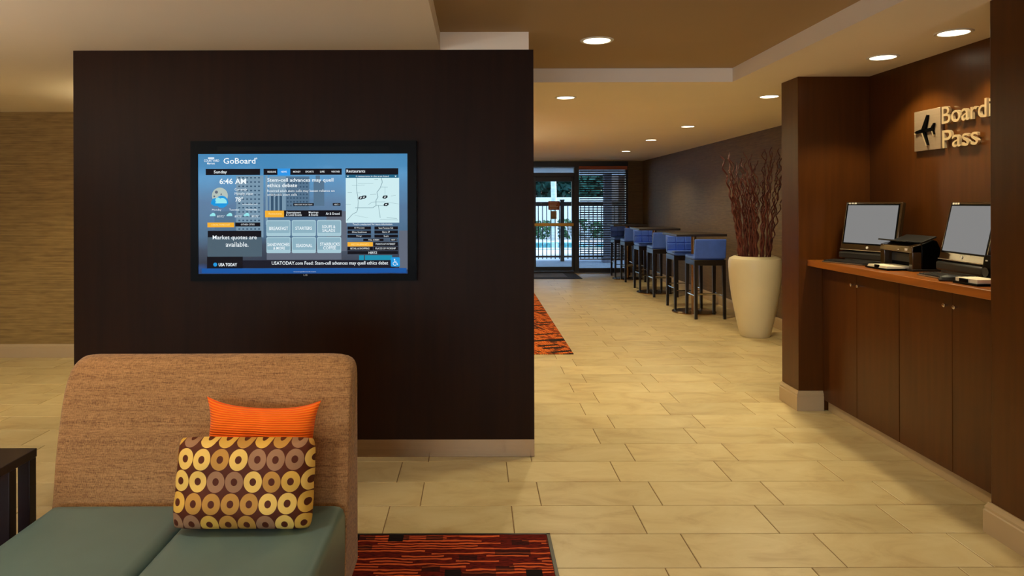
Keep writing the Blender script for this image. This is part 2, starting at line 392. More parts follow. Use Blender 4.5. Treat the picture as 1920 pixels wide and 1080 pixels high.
# ------------------------------------------------------------------ walls
struct('wall_screen', MB().box(BX0, BX1, BY0, BY1, .104, ZC), M['wood'], 'dark espresso partition wall that carries the wall screen', 'wall')
struct('trim_1', MB().box(BX0, BX1, BY0-.004, BY1, 0, .104), M['steel'], 'brushed steel kick plate along the foot of the dark partition', 'kick plate', bevel=.001)
struct('wall_left', MB().box(FX0, -1.6, 7.05, 7.2, 0, ZC), M['paper_left'], 'olive grasscloth papered wall left of the dark partition', 'wall')
struct('wall_hall', MB().box(-1.75, -1.6, 7.2, 15.5, 0, ZC), M['paper_left'], 'olive papered hall wall hidden behind the dark partition', 'wall')
struct('wall_right', MB().box(3.64, 3.8, 5.47, 15.5, 0, ZC), M['paper_right'], 'brown grasscloth papered wall behind the bar stools', 'wall')
struct('wall_back', MB().box(3.32, 3.9, 15.5, 15.66, 0, ZC).box(-1.75, .16, 15.5, 15.66, 0, ZC), M['paper_right'], 'papered end wall beside the glass door', 'wall')
struct('wall_pillar', MB().box(2.355, 3.8, 5.19, 5.47, 0, ZC), M['wood2'], 'dark brown veneered pillar left of the computer alcove', 'pillar', bevel=.003)
struct('wall_alcove', MB().box(2.88, 3.1, 3.25, 5.19, 0, ZC), M['wood2'], 'dark brown veneered alcove wall carrying the airplane sign', 'wall')
struct('wall_pilaster', MB().box(2.355, 3.1, 2.8, 3.25, 0, ZC), M['wood2'], 'dark brown pilaster at the right edge nearest the viewer', 'pillar', bevel=.003)
struct('wall_side', MB().box(2.5, 2.7, FY0, 2.8, 0, ZC), M['paper_right'], 'papered side wall behind the viewer', 'wall')
struct('wall_west', MB().box(FX0-.15, FX0, FY0, 7.2, 0, ZC), M['paper_left'], 'papered wall at the far left of the lobby', 'wall')
rw = MB(); xs = [(-6.7, -4.5), (-3.7, -1.5), (-.7, 1.5)]
rw.box(FX0, 2.7, FY0-.15, FY0, 0, .5).box(FX0, 2.7, FY0-.15, FY0, 2.2, ZC)
px_ = FX0
for a, b_ in xs: rw.box(px_, a, FY0-.15, FY0, .5, 2.2); px_ = b_
rw.box(px_, 2.7, FY0-.15, FY0, .5, 2.2)
struct('wall_rear', rw, M['paper_left'], 'papered wall with three windows behind the viewer', 'wall')

def base_prof(h, t):   # (out, z) profile with a rounded moulded top
    return [(0, 0), (t, 0), (t, h*.72), (t*.78, h*.76), (t*.82, h*.84), (t*.5, h*.93), (t*.35, h), (0, h)]
pr = base_prof(.133, .02)
struct('baseboard_left', MB().prism([(7.05-a, z) for a, z in pr], 'x', FX0, -1.6), M['trimpaint'], 'tan moulded baseboard under the olive papered wall', 'baseboard')
struct('baseboard_right', MB().prism([(3.64-a, z) for a, z in pr], 'y', 5.47, 15.5), M['trimpaint'], 'tan moulded baseboard behind the bar stools', 'baseboard')
def wrap_base(name, x, y0, y1, xr, label, near=True):
    p = base_prof(.142, .022); vs = []; fs = []
    rings = []
    for a, z in p:   # path: far-left, near-left corner, right end along the front face
        rings.append([(x-a, y1+(0 if near else a), z), (x-a, y0-(a if near else 0), z)]+([(xr, y0-a, z)] if near else []))
    k = len(rings[0])
    for rg in rings: vs += rg
    n_ = len(p)
    for j in range(n_):
        j2 = (j+1) % n_
        for i in range(k-1): fs.append((j*k+i, j*k+i+1, j2*k+i+1, j2*k+i))
    fs.append(tuple(j*k for j in range(n_))); fs.append(tuple(j*k+k-1 for j in range(n_)))
    return tag(MB().add(vs, fs).build(name, M['trimpaint']), label, 'baseboard', kind='structure')
wrap_base('baseboard_pillar', 2.355, 5.19, 5.47, 2.53, 'tan moulded baseboard wrapping the foot of the alcove pillar')
wrap_base('baseboard_pilaster', 2.355, 2.8, 3.25, 2.5, 'tan moulded baseboard at the foot of the nearest pilaster', near=False)
struct('trim_2', MB().box(2.56, 2.6, 3.25, 5.167, 0, .078), M['trimpaint'], 'tan toe kick strip under the alcove cabinets', 'toe kick', bevel=.002)

# rear windows added out of view to hold the cool fill lights
for i, (a, b_) in enumerate(xs):
    fr = MB()
    for q in ((a, a+.05, .5, 2.2), (b_-.05, b_, .5, 2.2), ((a+b_)/2-.02, (a+b_)/2+.02, .5, 2.2)): fr.box(q[0], q[1], FY0-.1, FY0-.04, q[2], q[3])
    fr.box(a, b_, FY0-.1, FY0-.04, .5, .55).box(a, b_, FY0-.1, FY0-.04, 2.15, 2.2)
    wd = struct(f'window_{i+2}', fr, M['bronze'], ('left', 'middle', 'right')[i]+' dark framed lobby window behind the viewer', 'window')
    MB().box(a+.05, b_-.05, FY0-.075, FY0-.07, .55, 2.15).build('pane', M['glass'], wd)

# ------------------------------------------------------------------ storefront: door and window at the end of the hall
YD = 15.5
def PX(px, Y): return (px-VX)*Y/F
def PZ(py, Y): return H-(py-VY)*Y/F
door = thing('door_1', 'dark framed glass door with brass push bar leading to the pool', 'door', (0, YD, 0)); door['kind'] = 'structure'
dl, dr = 1.22, 2.14
MB().box(.16, 3.32, 0, .12, 2.31, ZC).box(.16, 3.32, 0, .12, 0, .035).box(dr, dr+.09, 0, .12, .035, 2.31).box(.16, .24, 0, .12, .035, 2.31).box(.24, dr, .005, .115, 2.10, 2.19).build('frame', M['bronze'], door, bevel=.003)
for a, b_ in ((dl, dr), (.25, dl-.005)):
    leaf = MB().box(a, a+.085, .03, .08, .04, 2.10).box(b_-.05, b_, .03, .08, .04, 2.10).box(a+.085, b_-.05, .03, .08, 2.0, 2.10).box(a+.085, b_-.05, .03, .08, .04, .13).build('leaf', M['bronze'], door, bevel=.003)
    MB().box(a+.085, b_-.05, .05, .056, .13, 2.0).build('pane', M['glass'], leaf)
    MB().box(a+.03, b_-.01, -.03, .0, 1.02, 1.09).box(a+.03, a+.07, .0, .03, 1.03, 1.08).box(b_-.05, b_-.01, .0, .03, 1.03, 1.08).build('push_bar', M['brass'], leaf, bevel=.008)
MB().tube([(dl+.04, .03, 1.2), (dl+.04, -.05, 1.2), (dl+.04, -.05, .98), (dl+.04, .03, .98)], .012, 8).build('handle', M['chrome'], door, smooth=True)
MB().box(.24, dr, .05, .056, 2.19, 2.31).build('transom_pane', M['glass'], door)
sy = .046
s1 = MB().box(PX(1028.5, YD), PX(1050, YD), sy-.003, sy, PZ(394, YD), PZ(377.5, YD)).build('notice', M['signred'], door); s1['label'] = 'brown notice stuck on the door glass'
s2 = MB().box(PX(1033, YD), PX(1044, YD), sy-.003, sy, PZ(411, YD), PZ(396, YD)).build('notice', M['signtan'], door); s2['label'] = 'small tan notice below the brown one'
lm = MB()
for j in range(5):
    z = PZ(380+j*2.6, YD); lm.box(PX(1031, YD), PX(1047-(j % 3)*2, YD), sy-.0042, sy-.003, z-.006, z+.003)
lm.build('notice_text', M['white'], s1)

win = thing('window_1', 'tall dark framed fixed window beside the glass door', 'window', (0, YD, 0)); win['kind'] = 'structure'
MB().box(2.23, 2.25, .02, .1, .035, 2.31).box(3.27, 3.32, 0, .12, .035, 2.31).box(2.25, 3.27, .02, .1, .035, .1).box(2.25, 3.27, .02, .1, 2.28, 2.31).build('frame', M['bronze'], win, bevel=.003)
MB().box(2.25, 3.27, .055, .061, .1, 2.28).build('pane', M['glass'], win)
bl = thing('window_blind', 'dark horizontal slat blind hung over the fixed window', 'blind', (0, YD, 0))
MB().box(2.24, 3.29, -.07, -.005, 2.25, 2.33).build('head_rail', M['signred'], bl, bevel=.004)
sm = None
zz = 2.22; ns = 0
while zz > .34:
    if sm is None:
        s_ = MB().prism([(-.057, .010), (-.056, .013), (-.037, .0025), (-.017, -.009), (-.018, -.012), (-.037, -.0005)], 'x', 2.25, 3.28).build('slat', M['slat'], bl, loc=(0, 0, zz)); sm = s_.data
    else:
        s_ = bpy.data.objects.new('slat', sm); sc.collection.objects.link(s_); s_.parent = bl; s_.location = (0, 0, zz)
    zz -= .05; ns += 1
MB().box(2.25, 3.28, -.06, -.014, .29, .315).build('bottom_rail', M['slat'], bl, bevel=.003)
for x in (2.45, 2.77, 3.1): MB().tube([(x, -.0595, 2.25), (x, -.0595, .3)], .002, 5).build('cord', M['slat'], bl)

# ------------------------------------------------------------------ outdoors
struct('ground_patio', MB().box(-14, 16, 15.66, 45, -.25, -.03), M['patio'], 'pale concrete patio outside the glass door', 'patio')
struct('ground_deck', MB().box(-14, 16, 19.3, 32.9, -.031, -.026), M['whitewall'], 'near white pool deck beyond the black fence', 'deck')
struct('ceiling_porch', MB().box(-6, 8, 15.7, 19.6, 2.3, 2.5), M['whitewall'], 'porch soffit above the patio outside the door', 'porch roof')
pool = thing('swimming_pool', 'turquoise swimming pool beyond the black fence', 'pool', (0, 0, -.03))
MB().box(-3, 12, 23.6, 24, 0, .05).box(-3, 12, 27.6, 28, 0, .05).box(-3.4, -3, 23.6, 28, 0, .05).box(12, 12.4, 23.6, 28, 0, .05).build('coping', M['whitewall'], pool, bevel=.01)
MB().box(-3, 12, 24, 27.6, 0, .03).build('water', M['water'], pool)
struct('wall_boundary', MB().box(-12, 14, 33, 33.25, -.03, 1.72).box(-12, 14, 32.95, 33.3, 1.72, 1.8), M['whitewall'], 'white garden wall behind the hedge beyond the pool', 'wall')
fence = thing('iron_fence', 'black iron picket fence around the pool', 'fence', (0, 19, -.03))
fx0, fx1 = -.6, 4.6
for z in (.10, 1.48): MB().box(fx0, fx1, -.02, .02, z, z+(.05 if z < 1 else .11)).build('rail', M['iron'], fence)
pk = None; x = fx0
while x < fx1:
    if pk is None: p_ = MB().box(-.011, .011, -.011, .011, .06, 1.52).build('picket', M['iron'], fence, loc=(x, 0, 0)); pk = p_.data
    else:
        p_ = bpy.data.objects.new('picket', pk); sc.collection.objects.link(p_); p_.parent = fence; p_.location = (x, 0, 0)
    x += .113
for x in (-.6, PX(1054, 19), 4.6): MB().box(x-.05, x+.05, -.05, .05, 0, 1.62).box(x-.06, x+.06, -.06, .06, 1.62, 1.65).build('post', M['iron'], fence)
def foliage(name, m, parent, cx, cy, z0, z1, rx, ry, n, s, seed, flat=False):
    rnd = random.Random(seed); mb = MB()
    for i in range(n):
        while True:
            u, v, t = rnd.uniform(-1, 1), rnd.uniform(-1, 1), rnd.uniform(-1, 1)
            if flat or u*u+v*v+t*t < 1: break
        p = Vector((cx+u*rx, cy+v*ry, (z0+z1)/2+t*(z1-z0)/2))
        a = Vector((rnd.gauss(0, 1), rnd.gauss(0, 1), rnd.gauss(0, 1))).normalized(); b_ = a.cross(Vector((rnd.gauss(0, 1), rnd.gauss(0, 1), rnd.gauss(0, 1)))).normalized()
        q = s*rnd.uniform(.6, 1.3)
        mb.add([p-a*q, p-b_*q*.45, p+a*q, p+b_*q*.45+a*q*.1], [(0, 1, 2, 3)])
    o = mb.build(name, m, parent); o['kind'] = 'stuff'; return o
hx = [(.6, 1), (2.0, 1.05), (3.4, 1.1), (4.8, 1.0), (6.2, 1.1), (7.6, 1.0)]
hl = ['clipped green shrub beyond the pool at the left of the door glass', 'clipped green shrub beyond the pool left of the pale trunk', 'clipped green shrub beyond the pool right of the pale trunk',
      'clipped green shrub beyond the pool seen behind the door stile', 'clipped green shrub beyond the pool seen left through the blind', 'clipped green shrub beyond the pool seen furthest right through the blind']
for i, (x, h) in enumerate(hx):
    t = thing('hedge_shrub', hl[i], 'shrub', (x+.8, 31, -.03), group='clipped shrubs along the white garden wall')
    foliage('foliage', M['leaf'], t, 0, 0, .05, .75*h, .60, .5, 460, .10, 20+i, True)
    MB().tube([(0, 0, 0), (.02, 0, .4)], .03, 6).build('stem', M['trunk'], t)
tl = ['dark teal leafy tree above the garden wall, left in the door glass', 'dark teal leafy tree above the garden wall, right in the door glass', 'dark teal leafy tree above the garden wall, seen through the blind', 'dark teal leafy tree above the garden wall, furthest right behind the column']
for i, x in enumerate((.6, 3.8, 7.0, 10.2)):
    t = thing('garden_tree', tl[i], 'tree', (x, 36+3.6*(i % 2), -.03), group='trees behind the garden wall')
    foliage('crown', M['leaf2'], t, 0, 0, .9, 5.6, 2.1, 1.2, 4200, .27, 40+i, True)
    MB().tube([(0, 0, 0), (.05, 0, 1.2), (.0, .05, 3)], [.14, .12, .06], 8).build('trunk', M['trunk'], t)
t = thing('palm_trunk', 'pale smooth palm tree trunk between pool and garden wall', 'tree', (PX(1038, 29.5), 29.5, -.03))
MB().tube([(0, 0, 0), (.02, 0, 1.5), (-.02, 0, 3.2), (0, 0, 4.6)], [.15, .12, .11, .1], 12).build('trunk', M['trunk'], t, smooth=True)
fm = MB()
for k in range(11):
    a = k*2*math.pi/11; pts = [(math.cos(a)*q*1.5, math.sin(a)*q*1.5, 4.6+.5*q-1.6*q*q) for q in (0, .3, .6, .85, 1)]
    for j in range(4):
        p, q = Vector(pts[j]), Vector(pts[j+1]); sd = Vector((-math.sin(a), math.cos(a), 0))*.14
        fm.add([p-sd, q-sd, q+sd, p+sd], [(0, 1, 2, 3)])
fm.build('fronds', M['leaf2'], t)
t = thing('porch_column', 'grey square porch column behind the window blind', 'column', (PX(1139, 18.6), 18.6, -.03))
MB().box(-.1, .1, -.1, .1, .12, 2.33).build('shaft', M['extcol'], t, bevel=.01); MB().box(-.14, .14, -.14, .14, 0, .12).build('plinth', M['extcol'], t, bevel=.01)
struct('wall_outdoor', MB().box(3.95, 7, 19.7, 22, -.03, 2.9), M['extwall'], 'brown stucco building corner behind the blind at right', 'wall')
t = thing('lounge_chair', 'white strap lounge chair by the pool behind the blind', 'chair', (3.35, 21.2, -.03), R(35))
MB().tube([(-.3, -.6, .32), (-.3, .3, .36), (-.3, .75, .95)], .02, 6).tube([(.3, -.6, .32), (.3, .3, .36), (.3, .75, .95)], .02, 6).build('frame', M['whitewall'], t)
for q in range(9): MB().box(-.3, .3, -.58+q*.1, -.51+q*.1, .33, .345).build('strap', M['whitewall'], t)
for q in range(6):
    z = .42+q*.09; y = .34+q*.065; MB().box(-.3, .3, y, y+.05, z, z+.06).build('strap', M['whitewall'], t)
for x in (-.3, .3):
    for y in (-.5, .3): MB().tube([(x, y, .34), (x, y+.03, 0)], .018, 6).build('leg', M['whitewall'], t)

# ------------------------------------------------------------------ recessed downlights
def downlight(x, y, z, label, energy, r=.085, spot=140, group='recessed ceiling downlights', blend=.6, col=WARM):
    t = thing('recessed_downlight', label, 'ceiling light', (x, y, z), group=group)
    MB().lathe([(r*.86, -.001), (r*.9, -.006), (r*1.06, -.006), (r*1.12, -.001)], 36).build('trim_ring', M['white'], t, smooth=True)
    MB().lathe([(r*.1, -.0045), (r*.84, -.0045), (r*.86, -.0005)], 36).build('lens', M['lamp'], t, smooth=True)
    l = add_light('downlight_beam', 'SPOT', (0, 0, -.03), energy, col, spot_size=R(spot), spot_blend=blend, shadow_soft_size=.06)
    l.parent = t
    return t
E = 60
downlight(.764, 4.477, ZT, 'round downlight set in the tan ceiling tray', E, .095)
downlight(.78, 6.175, ZC, 'round downlight in the hall ceiling just beyond the dark partition', E*1.2, spot=165, blend=.7)
downlight(2.54, 6.144, ZC, 'round downlight half hidden behind the alcove pillar', E*1.4)
downlight(2.547, 8.534, ZC, 'round downlight above the willow planter, nearest of the receding row', E)
downlight(2.547, 10.33, ZC, 'middle downlight of the receding row above the bar tables', E)
downlight(2.65, 12.54, ZC, 'furthest small downlight near the glass door', E)
downlight(2.582, 4.50, ZC, 'downlight over the computer alcove next to the pillar', E*.62, spot=117, blend=.3)
downlight(2.595, 3.852, ZC, 'downlight over the computer alcove nearest the viewer', E*.62, spot=117, blend=.3)
# unseen downlights added for their light; the olive wall one follows its bright ceiling
HG = 'downlights outside the picture'
for x, y, e, lb in ((-2.95, 5.9, 1.15, 'downlight hidden behind the partition near the olive wall'), (-.6, 6.6, .9, 'downlight hidden behind the partition over the far rug'),
                    (-.3, 9.5, .9, 'downlight hidden behind the partition further down the hall'), (-.3, 13, .9, 'downlight hidden behind the partition near the doors'),
                    (-5.0, 4.6, .8, 'downlight left of the picture over the side lobby'),
                    (-1.2, 1.9, .7, 'downlight above the settee out of frame'), (-3.6, 1.6, .9, 'downlight left of the viewer'), (2.0, .6, .2, 'downlight right of the viewer'),
                    (-1.3, -1.5, .9, 'downlight behind the viewer to the left'), (2.2, -2.0, .9, 'downlight behind the viewer to the right')):
    downlight(x, y, ZC, lb, E*e, group=HG, col=SOFTWHITE if y < 2 else WARM)
downlight(.764, 1.9, ZT, 'tray downlight just above the picture', E*.3, .095, group=HG)
def pendant(x, y, label, e, col=WARM):  # pendants added out of sight to brighten the ceilings
    t = thing('pendant_lamp', label, 'lamp', (x, y, ZC), group='pendant lamps outside the picture')
    MB().lathe([(.05, -.02), (.05, 0)], 20).build('canopy', M['bronze'], t); MB().tube([(0, 0, -.02), (0, 0, -.5)], .004, 6).build('cord', M['bronze'], t)
    MB().lathe([(.0, -.5), (.03, -.5), (.03, -.56), (.0, -.56)], 16).build('socket', M['bronze'], t)
    sh = MB(); n = 32
    vs = [(.19*math.cos(2*math.pi*i/n), .19*math.sin(2*math.pi*i/n), z) for z in (-.5, -.78) for i in range(n)]
    sh.add(vs, [(i, (i+1) % n, n+(i+1) % n, n+i) for i in range(n)]).build('shade', M['shade'], t, smooth=True)
    MB().lathe([(.19, -.785), (.19, -.78)], 32).build('diffuser_plate', M['shade'], t)  # opaque disc added so the light only goes up
    l = add_light('pendant_bulb', 'POINT', (0, 0, -.62), e, col, shadow_soft_size=.06); l.parent = t
pendant(-.8, 7.9, 'fabric drum pendant over the hidden half of the hall, nearer one', 310)
pendant(-.9, 12.0, 'fabric drum pendant over the hidden half of the hall, farther one', 310)
pendant(-2.5, 6.2, 'fabric drum pendant behind the partition by the olive wall', 45)
pendant(-1.0, -2.6, 'fabric drum pendant behind the viewer', 300, SOFTWHITE)
pendant(-4.6, -.5, 'fabric drum pendant behind the viewer far left', 300, SOFTWHITE)

def added_torchiere(x, y, label, e, col=SOFTWHITE):  # unseen uplights added to lift the ceiling brightness
    t = thing('floor_lamp', label, 'lamp', (x, y, 0), group='uplight floor lamps outside the picture')
    MB().lathe([(.14, 0), (.14, .015), (.03, .03), (.012, .05)], 28).build('base', M['bronze'], t, smooth=True)
    MB().tube([(0, 0, .04), (0, 0, 1.62)], .012, 10).build('pole', M['bronze'], t, smooth=True)
    n = 28; pf = [(.02, 1.60), (.10, 1.63), (.16, 1.68), (.19, 1.74)]
    MB().add([(r*math.cos(2*math.pi*i/n), r*math.sin(2*math.pi*i/n), z) for r, z in pf for i in range(n)],
             [(j*n+i, j*n+(i+1) % n, (j+1)*n+(i+1) % n, (j+1)*n+i) for j in range(3) for i in range(n)]).build('bowl', M['shade'], t, smooth=True)
    l = add_light('floor_lamp_bulb', 'POINT', (0, 0, 1.72), e, col, shadow_soft_size=.05); l.parent = t
added_torchiere(-3.3, 2.0, 'bronze uplight floor lamp left of the settee, outside the picture', 75)
added_torchiere(-.6, 9.6, 'bronze uplight floor lamp hidden behind the dark partition', 45, WARM)
added_torchiere(2.0, .3, 'bronze uplight floor lamp right of the viewer, outside the picture', 45)

# ------------------------------------------------------------------ wall screen
YS = BY0-.052
tv = thing('wall_screen_display', 'large black framed touch screen on the dark partition showing news and weather', 'screen', (0, 0, 0))
x0, x1, z0, z1 = PX(357, YS), PX(781, YS), PZ(526, YS), PZ(263, YS)
sx0, sx1, sz0, sz1 = PX(371, YS), PX(764, YS), PZ(512.5, YS), PZ(287.5, YS)
MB().box(x0, sx0, YS, BY0, z0, z1).box(sx1, x1, YS, BY0, z0, z1).box(sx0, sx1, YS, BY0, sz1, z1).box(sx0, sx1, YS, BY0, z0, sz0).build('frame', M['black'], tv)
MB().box(PX(408, YS), PX(730, YS), YS-.002, YS, PZ(282, YS), PZ(274, YS)).build('sensor_strip', M['stripblack'], tv)
YP = YS+.006
def screen_bg():
    m, n, l, b = new_mat('screen_picture')
    geo = N(n, 'ShaderNodeNewGeometry'); mp = N(n, 'ShaderNodeMapping')
    sp = N(n, 'ShaderNodeSeparateXYZ'); l.new(geo.outputs['Position'], sp.inputs[0])
    mr = N(n, 'ShaderNodeMapRange'); mr.inputs[1].default_value = sz0; mr.inputs[2].default_value = sz1; l.new(sp.outputs[2], mr.inputs[0])
    nz = N(n, 'ShaderNodeTexNoise'); nz.inputs['Scale'].default_value = 5; nz.inputs['Detail'].default_value = 3; l.new(geo.outputs['Position'], nz.inputs['Vector'])
    ad = N(n, 'ShaderNodeMath', operation='MULTIPLY_ADD'); ad.inputs[1].default_value = .22; l.new(nz.outputs[0], ad.inputs[0]); l.new(mr.outputs[0], ad.inputs[2])
    cr = N(n, 'ShaderNodeValToRGB'); e = cr.color_ramp.elements
    e[0].position = 0; e[0].color = lin((14, 40, 78))+(1,); e[1].position = 1.0; e[1].color = lin((52, 128, 178))+(1,)
    for p, q in ((.12, (10, 60, 120)), (.17, (20, 26, 44)), (.33, (40, 54, 74)), (.42, (52, 92, 124)), (.7, (64, 104, 142)), (.92, (74, 142, 190))):
        e.new(p).color = lin(q)+(1,)
    l.new(ad.outputs[0], cr.inputs[0])
    b.inputs['Base Color'].default_value = (.005, .005, .006, 1); b.inputs['Roughness'].default_value = .2; b.inputs['Specular IOR Level'].default_value = .2
    l.new(cr.outputs[0], b.inputs['Emission Color']); b.inputs['Emission Strength'].default_value = KE
    return m
scr = MB().box(sx0, sx1, YP, YP+.01, sz0, sz1).build('screen', screen_bg(), tv)
LAY = [0]
def quads(name, rects, m, lay):
    y = YP-.0004*lay
    if len(rects) > 20: mb = MB()
    for a, b_, c_, d_ in rects:
        if len(rects) <= 20: mb = MB()   # px left, top, right, bottom
        X0, X1, Z0, Z1 = PX(a, YP), PX(c_, YP), PZ(d_, YP), PZ(b_, YP)
        mb.add([(X0, y, Z0), (X1, y, Z0), (X1, y, Z1), (X0, y, Z1)], [(0, 1, 2, 3)])
        if len(rects) <= 20: mb.build(name, m, scr)
    if len(rects) > 20: mb.build(name, m, scr)['kind'] = 'stuff'
def polys(name, polylist, m, lay):
    mb = MB(); y = YP-.0004*lay
    for pts in polylist: mb.add([(PX(a, YP), y, PZ(b_, YP)) for a, b_ in pts], [tuple(range(len(pts)))])
    o = mb.build(name, m, scr)
    if len(polylist) > 1: o['kind'] = 'stuff'
    return o
G = {k: glow('screen_'+k, v) for k, v in dict(black=(12, 10, 20), white=(240, 248, 252), orange=(244, 176, 50), teal=(30, 96, 128), cyan=(44, 150, 232), map=(206, 236, 240), road=(120, 150, 160),
     bldg=(120, 150, 172), bldg2=(84, 114, 140), bldgd=(52, 82, 108), btn=(140, 176, 192), btn2=(166, 200, 212), dim=(76, 96, 110), dark=(22, 22, 36), moon=(180, 194, 186), cloud=(150, 230, 236), blue=(20, 84, 160), acc=(30, 150, 220), pool=(24, 140, 172), grey=(96, 104, 120), pin=(20, 32, 40), pale=(252, 226, 150)).items()}
quads('city_tower', [(443, 328, 494, 444), (505, 330, 536, 398), (498, 328, 502, 420)], G['bldg'], 1)
quads('city_tower', [(536, 330, 580, 392), (588, 338, 608, 385), (592, 328, 600, 338), (402, 395, 440, 430)], G['bldg2'], 1)
quads('city_tower', [(612, 395, 650, 470), (748, 432, 764, 505), (500, 470, 640, 486)], G['grey'], 1)
wn_ = [(447+7.4*i, 331+8*j, 450.5+7.4*i, 333.5+8*j) for i in range(6) for j in range(13)]+[(508+8*i, 362+2*j, 513+8*i, 396) for i in range(3) for j in range(1)]+[(538+6*i, 334+7*j, 541+6*i, 337+7*j) for i in range(7) for j in range(8)]
quads('tower_windows', wn_, G['bldgd'], 2)
quads('water_strip', [(673, 478, 682, 489), (684, 478, 735, 489)], G['pool'], 1)
quads('header_bar', [(386, 315.5, 488, 327), (494.5, 315.5, 641, 327), (648, 315, 747, 327), (502, 0+393.5, 641, 405.5), (441, 416, 488, 423.5), (389.5, 431.5, 490, 443.5), (388, 480, 455, 502)], G['black'], 3)
quads('market_panel', [(389, 443.5, 491, 480)], G['dim'], 2)
quads('ticker_band', [(455, 487, 740, 501.5)], G['dark'], 2)
quads('bottom_band', [(378, 502, 762, 511)], G['blue'], 2)
quads('tab_highlight', [(520.5, 315, 544.5, 328)], G['cyan'], 4)
quads('orange_button', [(389, 416, 439, 425), (497, 394, 532.5, 406.5), (651.5, 453.5, 699, 461.5)], G['orange'], 4)
quads('map_bar', [(648, 327, 747, 333)], G['teal'], 3)
quads('street_map', [(648.5, 333, 748.5, 417)], G['map'], 3)
def line(pts, w_):
    out = []
    for (a, b_), (c_, d_) in zip(pts, pts[1:]):
        L = math.hypot(c_-a, d_-b_) or 1; nx, ny = -(d_-b_)/L*w_/2, (c_-a)/L*w_/2
        out.append([(a+nx, b_+ny), (c_+nx, d_+ny), (c_-nx, d_-ny), (a-nx, b_-ny)])
    return out
rd = []
for p, w_ in (([(668.5, 333), (669, 342), (668.7, 355), (671, 368), (671.5, 378), (671, 390), (669, 397), (661, 401), (650, 413)], .9), ([(715, 333), (717, 341), (713, 352), (707, 360), (709, 369), (705, 375), (705, 385), (699, 389), (685, 389), (666, 389)], 1.0),
              ([(709.5, 385), (711, 395), (713, 408)], .8), ([(705, 378), (722, 378)], .6), ([(691, 383), (697, 379), (705, 378)], .6), ([(705, 384.6), (722, 385)], .7), ([(722, 350), (722, 366)], .4),
              ([(671, 343), (700, 343)], .4), ([(660, 347), (684, 346.5)], .4), ([(652, 360), (660, 360)], .5), ([(668, 361), (676, 361)], .5), ([(694, 364), (706, 363.5)], .5), ([(714, 350), (727, 350.5)], .6), ([(702, 336), (709, 336)], .7), ([(733, 367), (742, 366)], .4),
              ([(665, 403), (690, 408)], .35), ([(713, 411), (746, 412)], .5), ([(725, 408), (744, 409)], .6), ([(648.5, 383), (658, 383)], .4), ([(720, 378), (748, 382)], .35)):
    rd += line(p, w_)
polys('map_roads', rd, G['road'], 4)
polys('map_pins', [[(cx-5, cy+1), (cx-3, cy-2.6), (cx+4.5, cy-3), (cx+5, cy+.5), (cx+1, cy+3), (cx-4, cy+2.6)] for cx, cy in ((677, 370.5), (682.5, 369), (722, 369), (724, 383))], G['pin'], 5)
polys('pin_marks', [[(cx-2, cy+.6), (cx, cy-1.4), (cx+2.2, cy-.6), (cx, cy+1.4)] for cx, cy in ((676.5, 370.5), (682.5, 369), (722, 369), (724, 383))]+[[(650.5, 329), (654.5, 329), (652.5, 331.5)], [(740, 329), (744, 329), (742, 331.5)]], G['white'], 6)
def rrect(a, b_, c_, d_, r=2.5):
    pts = []
    for cx, cy, s0 in ((c_-r, b_+r, -90), (c_-r, d_-r, 0), (a+r, d_-r, 90), (a+r, b_+r, 180)):
        for k in range(4): q = R(s0+30*k); pts.append((cx+r*math.cos(q), cy+r*math.sin(q)))
    return pts
bt = [(499.5+47.5*i, 411.8+31.6*j, 544.7+47.5*i, 442+31.6*j) for j in range(2) for i in range(3)]
for q in bt:
    polys('menu_button', [rrect(*q)], G['btn2'], 3); polys('menu_button', [rrect(q[0]+1.5, q[1]+2, q[2]-1.5, q[3]-6, 2)], G['btn'], 4)
for q in [(651.5, 424, 695.5, 430), (702, 424, 746, 430), (651.5, 431.5, 695.5, 437.5), (702, 431.5, 746, 437.5), (651.5, 439.5, 695.5, 445), (702, 439.5, 746, 445), (700, 453.5, 746, 461), (651.5, 462, 699, 469), (700, 462, 746, 469), (651.5, 470, 746, 476), (681, 447, 719, 451.5), (731.5, 447, 744.5, 451.5), (550, 380, 588.5, 385), (624, 380, 638.5, 385)]:
    quads('list_button', [q], G['black'], 4)
def circ(cx, cy, r, n=20, a0=0, a1=360): return [(cx+r*math.cos(R(a0+(a1-a0)*k/n)), cy-r*math.sin(R(a0+(a1-a0)*k/n))) for k in range(n+(0 if a1-a0 == 360 else 1))]
polys('moon_icon', [circ(412.5, 365.5, 15, 26)], G['moon'], 3)
polys('moon_craters', [circ(406, 359, 3, 10), circ(415, 363, 1.5, 8), circ(402, 367, 1.8, 8)], G['grey'], 4)
polys('cloud_shadow', [circ(416, 377, 11.5, 18), circ(404, 377.5, 7.5, 16), [(396, 377), (428, 377), (428, 382), (396, 382)]], G['acc'], 5)
polys('cloud_icon', [circ(417, 378.5, 8.5, 16, 0, 180), circ(409, 374, 5, 12), [(404, 378), (425.5, 378), (425.5, 380), (404, 380)]]+[p for cx in (400, 431.5, 463.5) for p in (circ(cx, 402, 4.2, 12, 0, 180), circ(cx-4, 402.8, 2.4, 10, 0, 180), [(cx-6.5, 402), (cx+4.2, 402), (cx+4.2, 404), (cx-6.5, 404)])], G['cloud'], 6)
polys('feed_dot', [circ(403.5, 494.8, 3.7, 16)], G['acc'], 5)
polys('access_badge', [rrect(732.5, 482, 749.5, 499.5, 2)], G['acc'], 4)
acc = [circ(739.6, 486, 1.2, 10)]+line([(739.7, 487.5), (740.2, 492), (743.5, 492), (745.5, 496.5)], 1.1)+line([(740, 489.5), (743, 489.5)], .9)+line(circ(740.2, 493.6, 3.4, 14, 120, 330), .9)
